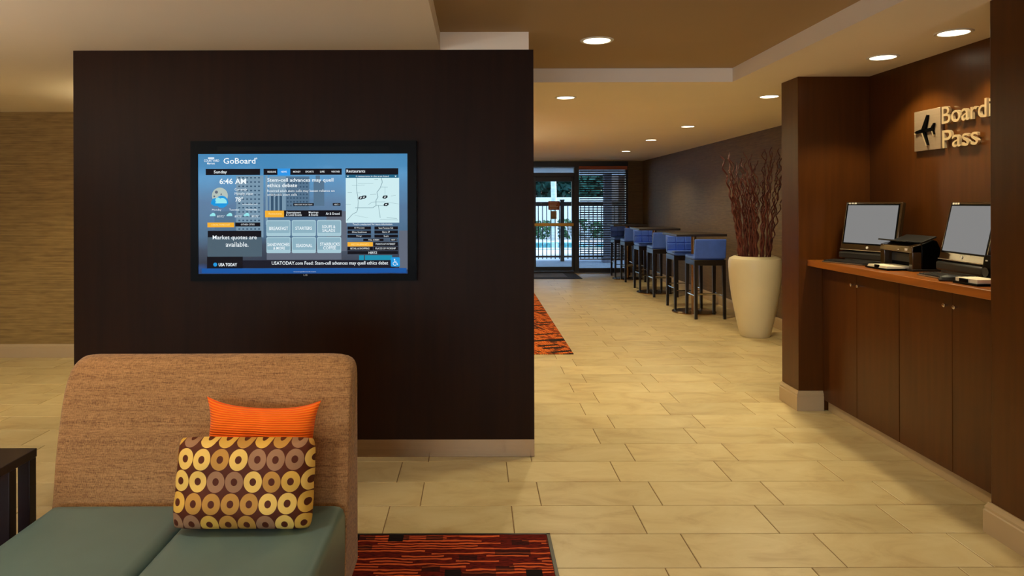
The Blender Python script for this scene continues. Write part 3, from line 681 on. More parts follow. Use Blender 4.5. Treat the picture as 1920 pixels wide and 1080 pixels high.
polys('access_symbol', acc, G['white'], 6)
quads('logo_bar', [(390.5, 294, 402, 296.5)], G['white'], 5)
TX = []
def T(s, a, b_, c_, d_, col='white', bold=.012): TX.append((s, a, b_, c_, d_, col, bold))
T('GoBoard', 419.5, 295, 479.5, 306); T('®', 479.8, 294.5, 483, 297.8); T('COURTYARD', 383, 297.8, 411.5, 302.2); T('Marriott', 389, 303.2, 403.5, 307)
T('Sunday', 401.5, 318.2, 426, 325.6, bold=.01); T('6:46 AM', 412, 333.5, 462, 344, bold=.02)
T('Currently', 440.5, 351.5, 463.5, 357.5, bold=0); T('Mostly clear', 440.5, 359.5, 475.5, 366, bold=0); T('78°', 441.5, 368.5, 456, 377, bold=.015); T('accuweather.com', 454.5, 380, 483, 383, bold=0)
T('Monday', 398, 390.3, 415.5, 394.6, bold=0); T('Tuesday', 430, 390.3, 448.5, 394.6, bold=0); T('Wednesday', 460, 390, 482.5, 394.2, bold=0)
for x in (407.5, 440.5, 472): T('87/72°', x, 402.5, x+14, 406.4, bold=0)
T('LOCAL FORECAST', 397, 418.6, 431.5, 421.6, 'pale', 0); T('OTHER CITIES', 452, 418.3, 477.5, 421.3, bold=0)
T('Market quotes are', 399, 440, 481.5, 449.8, bold=.006); T('available.', 423.5, 452.5, 466, 461.5, bold=.006); T('USA TODAY', 410, 492, 444.5, 498, bold=.025)
T('HEADLINE', 502, 319.6, 518, 322.8, bold=.01); T('NEWS', 527.5, 319.6, 538, 322.8, bold=.01); T('MONEY', 550, 319.6, 564, 322.8, bold=.01); T('SPORTS', 573, 319.6, 588.5, 322.8, bold=.01); T('LIFE', 600.5, 319.6, 609, 322.8, bold=.01); T('WEATHER', 621.5, 319.6, 637.5, 322.8, bold=.01)
T('Stem-cell advances may quell', 501.5, 333, 625.5, 342, bold=.012); T('ethics debate', 501.5, 343, 557.5, 350, bold=.012)
T('Rewired adult stem cells may lessen reliance on', 501.5, 354.5, 627.5, 360.5, bold=-.003); T('embryonic stem cells', 501.5, 361.8, 557, 367.5, bold=-.003)
T('READ STORY IN USA TODAY', 552.5, 381.3, 586, 383.8, bold=0); T('NEXT >', 627, 381.3, 636.5, 383.8, bold=0)
T('Restaurants', 504, 397.6, 528.5, 401.4, 'pale', 0); T('Entertainment', 537.5, 395.5, 564.5, 399.4, bold=.005); T('& Local Events', 536.5, 400, 566, 404, bold=.005); T('Meetings', 579, 395.5, 597, 400, bold=.005); T('& Events', 579, 400, 596.5, 404, bold=.005); T('Air & Ground', 611, 397.4, 637, 402, bold=.005)
T('BREAKFAST', 505, 424, 540.5, 430.5); T('STARTERS', 554, 424, 585, 430); T('SOUPS &', 604, 421.5, 629, 427); T('SALADS', 604.5, 428.5, 628.5, 434)
T('SANDWICHES', 501.5, 454.5, 543, 460.5); T('& MORE', 512.5, 461.5, 534.5, 467); T('SEASONAL', 555, 456.5, 585.5, 462.5); T('STARBUCKS', 600, 454, 637, 460); T('COFFEE', 606, 461, 630, 467)
T('USATODAY.com Feed: Stem-cell advances may quell ethics debat', 509.5, 489, 727.5, 497.5, bold=.01)
T('Restaurants', 650, 317.5, 685, 323, bold=.01); T('4 restaurants in the area listed', 667, 328.4, 729, 331.4, bold=0)
T('Touch a restaurant for more information', 661.5, 418, 735.5, 421.6, bold=0)
T('All That Jazz', 664, 425.4, 683.5, 428.5, bold=0); T('Sweet Tomatoes Cafe', 710, 425.4, 737, 428.5, bold=0); T('Olives Steakhouse', 660, 433, 687.5, 436, bold=0); T('Bistro 57', 717, 433, 731, 436, bold=0); T('Delugo', 668.5, 440.6, 678.5, 443.6, bold=0); T('Sushi', 719.5, 440.6, 728.5, 443.6, bold=0)
T('FULL SCREEN', 691, 447.9, 711, 450.6, bold=0); T('NEXT >', 733.5, 447.9, 743.5, 450.6, bold=0)
T('RESTAURANTS', 659, 455.8, 691, 459.2, 'pale', 0); T('POINTS OF INTEREST', 704.5, 455.4, 741, 458.6, bold=0); T('RETAIL & SHOPPING', 657, 463.5, 692.5, 467, bold=0); T('PLACES OF WORSHIP', 704, 463.5, 742, 467, bold=0); T('HERTZ', 691, 471.3, 707, 475.3, bold=.01)
T('www.goboard.com', 550, 507.6, 592, 509.6, bold=0)
by = {}
for s, a, b_, c_, d_, col, bold in TX:
    vs_, fs_ = text_geo(s, bold, 0, 2)
    if not vs_: continue
    q = bbox(vs_); mb = by.setdefault(col, MB()); y = YP-.0004*8
    X0, X1, Z0, Z1 = PX(a, YP), PX(c_, YP), PZ(d_, YP), PZ(b_, YP)
    mb.add([(X0+(v[0]-q[0])/(q[1]-q[0])*(X1-X0), y, Z0+(v[1]-q[2])/(q[3]-q[2])*(Z1-Z0)) for v in vs_], fs_)
for col, mb in by.items(): mb.build('lettering', G[col], scr)['kind'] = 'stuff'
lo = MB(); vs_, fs_ = text_geo('LG', .01); q = bbox(vs_); lo.add([(PX(569, YS)+(v[0]-q[0])*.02, YS-.0008, PZ(516.5, YS)+(v[1]-q[2])*.014) for v in vs_], fs_); lo.build('maker_mark', M['silver'], tv)

# ------------------------------------------------------------------ settee and cushions
SX0, SX1 = -1.527, -.467
sofa = thing('settee', 'low two seat settee with tan tweed back and teal vinyl seats', 'sofa', ((SX0+SX1)/2, 2.2, 0))
ox, oy = (SX0+SX1)/2, 2.2
def back_prof():
    return [(2.50, .13), (2.54, .40), (2.553, .48), (2.566, .586), (2.579, .665), (2.594, .736), (2.610, .80), (2.627, .855), (2.643, .89), (2.664, .918), (2.69, .936), (2.72, .944),
            (2.745, .938), (2.764, .92), (2.775, .89), (2.777, .80), (2.776, .13)]
bp_ = back_prof()
hw = (SX1-SX0)/2
bo = MB(); k = len(bp_)
xsec = [(-hw, .915), (-hw+.004, .94), (-hw+.014, .965), (-hw+.03, .984), (-hw+.055, .996), (-hw+.085, 1), (hw-.085, 1), (hw-.055, .996), (hw-.03, .984), (hw-.014, .965), (hw-.004, .94), (hw, .915)]
vs_ = []; cyy, czz = 2.67, .5
for x, s_ in xsec:
    for p in bp_: vs_.append((x, cyy+(p[0]-cyy)*(1-(1-s_)*.5)-oy, czz+(p[1]-czz)*(s_ if p[1] > .6 else 1)))
fs_ = [tuple(range(k)), tuple(range(len(xsec)*k-1, (len(xsec)-1)*k-1, -1))]
for j in range(len(xsec)-1):
    for i in range(k): fs_.append((j*k+i, j*k+(i+1) % k, (j+1)*k+(i+1) % k, (j+1)*k+i))
bo.add(vs_, fs_)
b_o = bo.build('backrest', M['tweed'], sofa, smooth=True); b_o.data.set_sharp_from_angle(angle=R(60))
def cushion_block(x0, x1, y0, y1, z0, z1, crown, nx=14, ny=14, r=.03):
    """upholstered block: rounded edges and slightly crowned top"""
    mb = MB(); m_ = MB()
    def edge(t, n_):   # parameter spaced densely at the ends
        return t
    us = [0, .012, .035, .07]+[.07+.86*i/9 for i in range(1, 9)]+[.93, .965, .988, 1]
    def top(u, v):
        W, D = x1-x0, y1-y0
        du, dv = min(u, 1-u)*W, min(v, 1-v)*D
        def rr(d): return 0 if d >= r else r-math.sqrt(max(0, r*r-(r-d)**2))
        return z1-rr(du)-rr(dv)*1.0+crown*(1-(2*u-1)**4)*(1-(2*v-1)**4)
    vs = []; n_ = len(us)
    for v in us:
        for u in us: vs.append((x0+u*(x1-x0), y0+v*(y1-y0), top(u, v)))
    fs = [(j*n_+i, j*n_+i+1, (j+1)*n_+i+1, (j+1)*n_+i) for j in range(n_-1) for i in range(n_-1)]
    ring = [i for i in range(n_)]+[j*n_+n_-1 for j in range(1, n_)]+[(n_-1)*n_+i for i in range(n_-2, -1, -1)]+[j*n_ for j in range(n_-2, 0, -1)]
    b0 = len(vs)
    for q in ring: vs.append((vs[q][0], vs[q][1], z0))
    L = len(ring)
    for i in range(L): fs.append((ring[i], b0+i, b0+(i+1) % L, ring[(i+1) % L]))
    fs.append(tuple(b0+i for i in range(L)))
    return mb.add(vs, fs)
for a, b_ in ((SX0+.014, -.997), (-.991, SX1-.004)):
    o = cushion_block(a-ox, b_-ox, 1.72-oy, 2.535-oy, .13, .448, .006).build('seat_cushion', M['teal'], sofa, smooth=True); o.data.set_sharp_from_angle(angle=R(75))
for x in (SX0+.08, SX1-.08):
    for y in (1.8, 2.68): MB().taper((x-ox, y-oy, .007), (.02, .02), (x-ox, y-oy, .13), (.028, .028)).build('foot', M['darkleg'], sofa)

def pillow(name, w_, h_, t_, m, ear, label, cat, nx=34, ny=26, sag=None, seed=1, pinch=.03):
    rnd = random.Random(seed); mb = MB(); vs = []; fs = []; uv = []
    def P(u, v, side):
        x = u*w_/2*(1-pinch*.35*(1-v*v)*abs(u)**3)*(1+ear*(abs(u)**6)*(abs(v)**6)); z = v*h_/2*(1-pinch*1.3*(1-u*u)*abs(v)**3)*(1+ear*(abs(u)**6)*(abs(v)**6))
        th = t_/2*max(0, (1-u**4))**.55*max(0, (1-v**4))**.55
        wr = .006*math.sin(5*u+3*v+seed)*math.cos(4*v-2*u+seed*2)*(1-u*u)*(1-v*v)+.004*math.sin(11*u*v+6*u+seed)*(1-v*v)
        return (x, side*(th+.002)+wr, z+(sag(u, v) if sag else 0))
    for side in (-1, 1):
        o = len(vs)
        for j in range(ny+1):
            for i in range(nx+1):
                u, v = -1+2*i/nx, -1+2*j/ny; vs.append(P(u, v, side)); uv.append(((u+1)/2, (v+1)/2))
        for j in range(ny):
            for i in range(nx):
                q = (o+j*(nx+1)+i, o+j*(nx+1)+i+1, o+(j+1)*(nx+1)+i+1, o+(j+1)*(nx+1)+i)
                fs.append(q if side < 0 else q[::-1])
    S = (nx+1)*(ny+1)
    rim = [i for i in range(nx+1)]+[j*(nx+1)+nx for j in range(1, ny+1)]+[ny*(nx+1)+i for i in range(nx-1, -1, -1)]+[j*(nx+1) for j in range(ny-1, 0, -1)]
    for i in range(len(rim)):
        a, b_ = rim[i], rim[(i+1) % len(rim)]; fs.append((a, a+S, b_+S, b_))
    mb.add(vs, fs); o = mb.build(name, m, smooth=True); o.data.set_sharp_from_angle(angle=R(80))
    ul = o.data.uv_layers.new(name='uv')
    for lp in o.data.loops: ul.data[lp.index].uv = uv[lp.vertex_index]
    return tag(o, label, cat)
def corduroy():
    m, n, l, b = new_mat('orange_corduroy')
    tc = N(n, 'ShaderNodeUVMap'); sp = N(n, 'ShaderNodeSeparateXYZ'); l.new(tc.outputs[0], sp.inputs[0])
    mu = N(n, 'ShaderNodeMath', operation='MULTIPLY'); mu.inputs[1].default_value = 2*math.pi*44; l.new(sp.outputs[1], mu.inputs[0])
    sn = N(n, 'ShaderNodeMath', operation='SINE'); l.new(mu.outputs[0], sn.inputs[0])
    cr = N(n, 'ShaderNodeValToRGB'); cr.color_ramp.elements[0].color = lin((246, 84, 8))+(1,); cr.color_ramp.elements[1].color = lin((255, 128, 20))+(1,)
    mr = N(n, 'ShaderNodeMapRange'); mr.inputs[1].default_value = -1; l.new(sn.outputs[0], mr.inputs[0]); l.new(mr.outputs[0], cr.inputs[0])
    l.new(cr.outputs[0], b.inputs['Base Color']); b.inputs['Roughness'].default_value = .8; b.inputs['Specular IOR Level'].default_value = .15; b.inputs['Sheen Weight'].default_value = .1
    bp = N(n, 'ShaderNodeBump'); bp.inputs['Strength'].default_value = .7; bp.inputs['Distance'].default_value = .003; l.new(mr.outputs[0], bp.inputs['Height']); l.new(bp.outputs[0], b.inputs['Normal'])
    return m
def rings():
    m, n, l, b = new_mat('ring_pattern_fabric')
    tc = N(n, 'ShaderNodeUVMap'); mp = N(n, 'ShaderNodeMapping'); mp.inputs['Scale'].default_value = (7.7, 4.35, 1); mp.inputs['Location'].default_value = (.15, .1, 0); l.new(tc.outputs[0], mp.inputs[0])
    nz = N(n, 'ShaderNodeTexNoise'); nz.inputs['Scale'].default_value = 3; l.new(tc.outputs[0], nz.inputs['Vector'])
    sp = N(n, 'ShaderNodeSeparateXYZ'); l.new(mp.outputs[0], sp.inputs[0])
    fy = N(n, 'ShaderNodeMath', operation='FLOOR'); l.new(sp.outputs[1], fy.inputs[0])
    sh = N(n, 'ShaderNodeMath', operation='MULTIPLY'); sh.inputs[1].default_value = -.13; l.new(fy.outputs[0], sh.inputs[0])
    xx = N(n, 'ShaderNodeMath', operation='ADD'); l.new(sp.outputs[0], xx.inputs[0]); l.new(sh.outputs[0], xx.inputs[1])
    fx = N(n, 'ShaderNodeMath', operation='FLOOR'); l.new(xx.outputs[0], fx.inputs[0])
    cb = N(n, 'ShaderNodeCombineXYZ'); l.new(fx.outputs[0], cb.inputs[0]); l.new(fy.outputs[0], cb.inputs[1])
    wn = N(n, 'ShaderNodeTexWhiteNoise', noise_dimensions='2D'); l.new(cb.outputs[0], wn.inputs['Vector'])
    def fr_c(src):
        f = N(n, 'ShaderNodeMath', operation='FRACT'); l.new(src, f.inputs[0]); s_ = N(n, 'ShaderNodeMath', operation='SUBTRACT'); s_.inputs[1].default_value = .5; l.new(f.outputs[0], s_.inputs[0]); return s_
    a, c = fr_c(xx.outputs[0]), fr_c(sp.outputs[1])
    cv = N(n, 'ShaderNodeCombineXYZ'); l.new(a.outputs[0], cv.inputs[0]); l.new(c.outputs[0], cv.inputs[1])
    ln = N(n, 'ShaderNodeVectorMath', operation='LENGTH'); l.new(cv.outputs[0], ln.inputs[0])
    o1 = N(n, 'ShaderNodeMath', operation='LESS_THAN'); o1.inputs[1].default_value = .485; l.new(ln.outputs['Value'], o1.inputs[0])
    o2 = N(n, 'ShaderNodeMath', operation='GREATER_THAN'); o2.inputs[1].default_value = .175; l.new(ln.outputs['Value'], o2.inputs[0])
    mk = N(n, 'ShaderNodeMath', operation='MULTIPLY'); l.new(o1.outputs[0], mk.inputs[0]); l.new(o2.outputs[0], mk.inputs[1])
    cr = N(n, 'ShaderNodeValToRGB'); cr.color_ramp.interpolation = 'CONSTANT'; e = cr.color_ramp.elements
    e[0].position = 0; e[0].color = lin((222, 172, 74))+(1,); e[1].position = .8; e[1].color = lin((158, 116, 82))+(1,)
    e.new(.3).color = lin((238, 194, 98))+(1,); e.new(.55).color = lin((190, 138, 62))+(1,)
    l.new(wn.outputs['Value'], cr.inputs[0])
    b2 = N(n, 'ShaderNodeTexNoise'); b2.inputs['Scale'].default_value = 260; l.new(tc.outputs[0], b2.inputs['Vector'])
    mx = N(n, 'ShaderNodeMix', data_type='RGBA'); l.new(mk.outputs[0], mx.inputs[0]); mx.inputs[6].default_value = lin((84, 38, 20))+(1,); l.new(cr.outputs[0], mx.inputs[7])
    l.new(mx.outputs[2], b.inputs['Base Color']); b.inputs['Roughness'].default_value = .6; b.inputs['Specular IOR Level'].default_value = .15
    ad = N(n, 'ShaderNodeMath', operation='MULTIPLY_ADD'); ad.inputs[1].default_value = .35; l.new(b2.outputs[0], ad.inputs[0]); l.new(mk.outputs[0], ad.inputs[2])
    bp = N(n, 'ShaderNodeBump'); bp.inputs['Strength'].default_value = .5; bp.inputs['Distance'].default_value = .0015; l.new(ad.outputs[0], bp.inputs['Height']); l.new(bp.outputs[0], b.inputs['Normal'])
    return m
po = pillow('throw_cushion', .375, .36, .10, corduroy(), .09, 'orange corduroy cushion behind the ring patterned one on the settee', 'cushion', seed=2, pinch=.075)
po.location = (PX(492, 2.53), 2.49, .632); po.rotation_euler = (R(-10), R(1.6), R(-1.5))
pp = pillow('lumbar_cushion', .455, .292, .155, rings(), -.05, 'maroon cushion with gold ring pattern leaning in front on the settee', 'cushion', seed=5, pinch=.015)
pp.location = (PX(463, 2.37), 2.345, .597); pp.rotation_euler = (R(-11), R(1.0), R(2))

# ------------------------------------------------------------------ side table
tx0, tx1, ty0, ty1, tz = -2.26, -1.658, 2.08, 2.674, .60
tb = thing('side_table', 'dark square side table with slim twin bar legs left of the settee', 'table', ((tx0+tx1)/2, (ty0+ty1)/2, 0))
cx_, cy_ = (tx0+tx1)/2, (ty0+ty1)/2
MB().box(tx0-cx_, tx1-cx_, ty0-cy_, ty1-cy_, tz-.032, tz).build('table_top', M['tabletop'], tb, bevel=.002)
for x in (tx0, tx1-.045):
    for y in (ty1-.045, ty1-.16, ty0+.115, ty0):
        MB().box(x-cx_, x+.045-cx_, y-cy_, y+.04-cy_, .007, tz-.032).build('leg', M['tableleg'], tb, bevel=.002)

# ------------------------------------------------------------------ rugs and door mat
rug = thing('area_rug', 'dark red rug with orange dashes under the settee', 'rug', (-1.2, 1.8, 0))
MB().box(-1.6, 1.516, -1.5, 1.436, 0, .007).build('pile', M['rug'], rug, bevel=.002)
MB().box(1.517, 1.533, -1.5, 1.449, 0, .007).box(-1.6, 1.533, 1.437, 1.449, 0, .007).build('binding', M['tabletop'], rug)
rug2 = thing('hall_rug', 'orange brown striped rug partly hidden behind the dark partition', 'rug', (-.2, 10, 0))
MB().box(-1.1, 1.175, -2.875, 3, 0, .007).build('pile', M['rug2'], rug2, bevel=.002)
dm = thing('door_mat', 'dark doormat with grey centre before the glass door', 'mat', (1.45, 14.85, 0))
MB().box(-.75, .68, -.62, .6, 0, .008).build('border', M['mat'], dm, bevel=.002); MB().box(-.4, .42, -.3, .5, .008, .011).build('centre', M['mat2'], dm, bevel=.001)

# ------------------------------------------------------------------ bar tables and stools
def make_stool():
    t = thing('bar_stool', '', 'stool')
    w_, d_ = .205, .215
    # local: back at -y, seat towards +y
    for x in (-1, 1):
        MB().taper((x*(w_-.018), -d_+.02-.02, 0), (.017, .017), (x*(w_-.022), -d_+.025, .72), (.022, .022)).build('leg', M['darkleg'], t)
        MB().taper((x*(w_-.02), d_-.02, 0), (.016, .016), (x*(w_-.024), d_-.03, .72), (.022, .022)).build('leg', M['darkleg'], t)
    MB().box(-w_, w_, -d_, d_-.008, .70, .775).build('seat_frame', M['darkleg'], t, bevel=.006)
    MB().box(-w_, w_, -d_+.03, d_, .765, .825).build('seat_cushion', M['blue'], t, bevel=.022, seg=3)
    bk = MB().prism([(-d_-.005, .79), (-d_+.045, .79), (-d_+.005, 1.045), (-d_-.035, 1.045)], 'x', -w_, w_).build('backrest', M['blue'], t, bevel=.012, seg=3)
    pm = None
    for j in range(2):
        for i in range(3):
            q = MB().box(-.064, .064, -.008, .016, -.05, .05).build('quilted_panel', M['blue'], bk, bevel=.014, seg=3) if pm is None else bpy.data.objects.new('quilted_panel', pm)
            if pm is None: pm = q.data
            else:
                sc.collection.objects.link(q); q.parent = bk
                bb = q.modifiers.new('bevel', 'BEVEL'); bb.width = .014; bb.segments = 3
            q.location = (-.13+.13*i, -d_+(.028 if j == 0 else .011), .872+.108*j); q.rotation_euler = (R(9), 0, 0)
    for y, z in ((-d_+.01, .33), (d_-.02, .27)):
        MB().tube([(-w_+.02, y, z), (w_-.02, y, z)], .009, 8).build('foot_rail', M['chrome'], t, smooth=True)
    for x in (-w_+.02, w_-.02):
        MB().tube([(x, -d_+.01, .30), (x, d_-.02, .30)], .009, 8).build('foot_rail', M['chrome'], t, smooth=True)
    return t
proto = make_stool()
TY = [9.89, 12.07, 14.25]; TXc = 3.03
names = ['nearest', 'middle', 'furthest']
first = True
for i, y in enumerate(TY):
    for sgn in (-1, 1):
        o = proto if first else copy_tree(proto); first = False
        o.location = (TXc+(.02 if sgn < 0 else -.01), y+sgn*.42, 0); o.rotation_euler = (0, 0, 0 if sgn < 0 else math.pi)
        o['label'] = ('blue leather bar stool with its back to the viewer at the %s bar table' if sgn < 0 else 'blue leather bar stool with quilted back facing the viewer at the %s bar table') % names[i]
        o['category'] = 'stool'; o['group'] = 'blue stools at the bar tables'
bt0 = thing('bar_table', '', 'table')
MB().box(-.34, .34, -.36, .36, 1.066, 1.1).build('table_top', M['tabletop'], bt0, bevel=.006)
MB().lathe([(.036, .03), (.036, 1.06)], 24).build('pedestal', M['steel'], bt0, smooth=True)
MB().lathe([(.30, 0), (.30, .012), (.26, .02), (.05, .03), (.05, .04)], 40).build('base', M['steel'], bt0, smooth=True)
for i, y in enumerate(TY):
    o = bt0 if i == 0 else copy_tree(bt0)
    o.location = (TXc, y, 0); o['label'] = ['dark square bar table nearest the willow planter', 'dark square bar table between the nearest and furthest ones', 'dark square bar table nearest the glass door'][i]
    o['category'] = 'table'; o['group'] = 'bar tables along the papered wall'

# ------------------------------------------------------------------ planter with curly willow
plx, ply = 3.18, 8.1
pot = thing('tall_planter', 'tall cream ceramic planter beside the bar stools', 'planter', (plx, ply, 0))
prof = [(.155, 0), (.165, .012), (.19, .12), (.225, .28), (.258, .46), (.28, .64), (.289, .78), (.289, .85), (.278, .885), (.235, .908), (.21, .913), (.2, .908), (.2, .86)]
MB().lathe(prof, 48).build('pot', M['ceramic'], pot, smooth=True)
MB().lathe([(.19, .87), (.2, .872)], 32).build('soil', M['grout'], pot)
br = thing('willow_branches', 'bunch of reddish brown curly willow branches in the cream planter', 'branches', (plx, ply, .87))
rnd = random.Random(11)
for k in range(52):
    a = rnd.uniform(0, 2*math.pi); r0 = .18*math.sqrt(rnd.random()); hgt = rnd.uniform(.85, 1.28); sp = r0/.17*rnd.uniform(.10, .22)-rnd.uniform(0, .05)
    if k < 5: a = [math.pi, math.pi*.94, .1, -.2, 2.7][k]; r0 = .16; sp = .2; hgt = [1.1, 1.18, 1.14, .95, 1.2][k]
    ph1, ph2 = rnd.uniform(0, 6.3), rnd.uniform(0, 6.3); fq = rnd.uniform(30, 44); am = rnd.uniform(.008, .018)
    pts = []; rad = []; n_ = 44
    for j in range(n_+1):
        q = j/n_; z = hgt*q
        rr_ = r0+sp*q**1.3
        pts.append((rr_*math.cos(a)+am*math.sin(fq*z+ph1)*(.35+q), rr_*math.sin(a)+am*math.cos(fq*.8*z+ph2)*(.35+q), z)); rad.append(.0095*(1-.5*q))
    b_o = MB().tube(pts, rad, 5).build('branch', M['branch'], br, smooth=True)
    if k % 2 == 0:
        j0 = rnd.randint(20, 34); p0 = Vector(pts[j0]); d = rnd.uniform(0, 6.3)
        tw = [p0+Vector((math.cos(d)*.08*q+.01*math.sin(22*q), math.sin(d)*.08*q+.01*math.cos(19*q), .26*q)) for q in [i/8 for i in range(9)]]
        MB().tube(tw, [.0045*(1-.6*i/8) for i in range(9)], 5).build('twig', M['branch'], b_o, smooth=True)

# ------------------------------------------------------------------ alcove: cabinets, counter, sign
CF = 2.53
for i, (ya, yb) in enumerate(((4.249, 5.182), (3.30, 4.246))):
    t = thing('base_cabinet', ['dark veneered base cabinet under the counter next to the pillar', 'dark veneered base cabinet under the counter nearest the viewer'][i], 'cabinet', (0, 0, 0), group='cabinets in the computer alcove')
    MB().box(CF+.021, 2.875, ya, yb, .078, 1.055).build('body', M['wood2'], t)
    ym = (ya+yb)/2-(0 if i else -.005)
    for (a, b_, ky) in ((ya+.002, ym-.002, ym-.04), (ym+.002, yb-.002, ym+.04)):
        d = MB().box(CF, CF+.02, a, b_, .08, 1.045).build('door', M['wood2'], t, bevel=.0015, seg=1)
        kb = MB().lathe([(.004, 0), (.004, .012), (.011, .016), (.0115, .021), (.008, .025), (.001, .026)], 16)
        kb.v = [(CF-z, ky+x, .965+y) for x, y, z in kb.v]
        kb.build('knob', M['chrome'], d, smooth=True)
cz = 1.10
ct = MB().box(2.42, 2.879, 3.251, 5.188, 1.055, cz).build('counter_top', M['counter'], None, bevel=.003)
tag(ct, 'orange brown wooden counter top running across the alcove', 'counter')

sg = thing('wall_sign', 'metal sign with airplane symbol and raised lettering on the alcove wall', 'sign', (2.88, 0, 0))
MB().box(-.022, 0, 4.367, 4.627, 1.847, 2.104).build('panel', M['signpanel'], sg, bevel=.002)
# airplane seen from above, nose to the viewer's left: u along -Y (right), v up, both 0..1 on the panel
def SU(u, v): return (4.627-u*.26, 1.847+v*.257)
plane = [[(.08, .47), (.13, .505), (.30, .53), (.70, .535), (.80, .52), (.80, .475), (.70, .455), (.30, .445), (.13, .445)],
         [(.33, .5), (.50, .50), (.60, .86), (.55, .87)], [(.33, .48), (.47, .48), (.60, .13), (.55, .12)],
         [(.68, .50), (.78, .50), (.83, .64), (.80, .64)], [(.68, .49), (.77, .49), (.83, .36), (.80, .355)]]
am_ = MB()
for pl in plane: am_.prism([SU(u, v) for u, v in pl], 'x', -.034, -.022)
am_.build('airplane_symbol', M['black'], sg)
hi = MB()   # bright bevelled lower edges of the symbol
for pl in ([(.36, .44), (.40, .44), (.57, .11), (.545, .10)], [(.74, .45), (.77, .45), (.825, .34), (.80, .335)], [(.08, .46), (.11, .45), (.16, .43), (.12, .42), (.085, .43)]): hi.prism([SU(u, v) for u, v in pl], 'x', -.036, -.022)
hi.build('symbol_edge', M['letter'], sg)
def letters(word, yL, width_of, width, zb, cap):
    base = bbox(text_geo('B', .004)[0]); capu = base[3]-base[2]
    wq = bbox(text_geo(width_of, .004)[0]); sxs = width/(wq[1]-wq[0]); x00 = wq[0]; szs = cap/capu
    for i, ch in enumerate(word):
        g, f = text_geo(ch, .004, .5, 4); q = bbox(g); pr_ = bbox(text_geo(word[:i+1], .004)[0]); dx = pr_[1]-q[1]
        mb = MB(); mb.add([(-.022+(v[2])*.016, yL-(v[0]+dx-x00)*sxs, zb+(v[1])*szs) for v in g], f)
        o = mb.build('letter', M['letter'], sg); 
letters('Boarding', 4.342, 'Boardi', .418, 1.996, .105)
letters('Pass', 4.338, 'Pass', .31, 1.848, .108)

# ------------------------------------------------------------------ monitors, printer and desk things
def monitor(x, y, rz, label, tilt=10):
    t = thing('touch_monitor', label, 'monitor', (x, y, cz), rz)
    W, Hh, th = .40, .265, .034
    T_ = Matrix.Translation((0, 0, .137)) @ Matrix.Rotation(R(-tilt), 4, 'X')
    def put(mb): mb.v = [tuple(T_ @ Vector(v)) for v in mb.v]; return mb
    bd = put(MB().box(-W/2-.026, W/2+.026, 0, th, -.056, Hh+.024)).build('housing', M['bezelgold'], t, bevel=.006)
    put(MB().box(-W/2-.012, W/2+.012, -.001, .004, -.01, Hh+.01)).build('bezel', M['black'], bd)
    put(MB().box(-W/2, W/2, -.0025, 0, 0, Hh)).build('screen', M['monscreen'], bd)
    lg = MB().lathe([(.001, 0), (.009, 0), (.009, .002), (.001, .002)], 16); lg.v = [(v[0], -.002-v[2]+.001, v[1]-.028) for v in lg.v]
    put(lg).build('logo', M['white'], bd)
    put(MB().box(-W/2-.02, W/2+.02, -.006, 0, -.052, -.047)).build('chin_strip', M['silver'], bd)
    ic = MB()
    for k in range(3): ic.box(-W/2+.002+k*.024, -W/2+.018+k*.024, -.003, 0, Hh+.008, Hh+.018)
    put(ic).build('status_icons', M['white'], bd)
    MB().prism([(-.012, .03), (.035, .005), (.085, .005), (.05, .20), (.036, .2), (.012, .085)], 'x', -.15, .15).build('stand', M['blackmatte'], t, bevel=.004)
    MB().box(-W/2-.02, W/2+.02, -.03, .04, .025, .075).build('speaker_bar', M['blackmatte'], t, bevel=.01)
    MB().box(-.17, .17, -.028, .085, 0, .028).build('base', M['blackmatte'], t, bevel=.006)
    return t
M1 = (2.665, 4.83, math.atan2(-.38, .13)); M2 = (2.702, 3.94, math.atan2(-.42, -.04))
monitor(*M1, 'all in one touch monitor with grey screen next to the pillar')
monitor(*M2, 'all in one touch monitor with grey screen cut off by the right pilaster', 12)
def keyboard(x, y, rz, label):
    t = thing('keyboard', label, 'keyboard', (x, y, cz), rz, group='keyboards on the alcove counter')
    MB().prism([(-.055, 0), (.055, 0), (.055, .016), (-.055, .008)], 'x', -.17, .17).build('case', M['blackmatte'], t, bevel=.002)
    MB().box(-.17, .17, -.0565, -.055, .003, .008).build('front_edge', M['silver'], t)
    kk = MB()
    for j in range(5):
        for i in range(15): kk.box(-.163+i*.0218, -.144+i*.0218, -.046+j*.019, -.030+j*.019, .010+j*.0014, .015+j*.0014)
    kk.build('keys', M['keys'], t)
keyboard(2.545, 4.86, math.atan2(-.38, .13), 'slim black keyboard under the monitor by the pillar')
keyboard(2.575, 3.90, math.atan2(-.42, -.02), 'slim black keyboard under the monitor by the pilaster')
pt = thing('printer', 'small black inkjet printer with paper tray between the two monitors', 'printer', (2.7, 4.43, cz))
ox, oy = 2.7, 4.43
PYa, PYb = 4.262-oy, 4.602-oy
MB().prism([(2.675-ox, .012), (2.80-ox, .012), (2.80-ox, .12), (2.77-ox, .185), (2.745-ox, .192), (2.675-ox, .165)], 'y', PYa, PYb).build('body', M['black'], pt, bevel=.006)
for a, b_ in ((PYa, PYa+.035), (PYb-.045, PYb)): MB().prism([(2.62-ox, .012), (2.676-ox, .012), (2.676-ox, .165), (2.62-ox, .15)], 'y', a, b_).build('front_cheek', M['bezelgold'], pt, bevel=.004)
MB().prism([(2.615-ox, .112), (2.676-ox, .112), (2.676-ox, .166), (2.622-ox, .152)], 'y', PYa+.0, PYb).build('front_panel', M['bezelgold'], pt, bevel=.004)
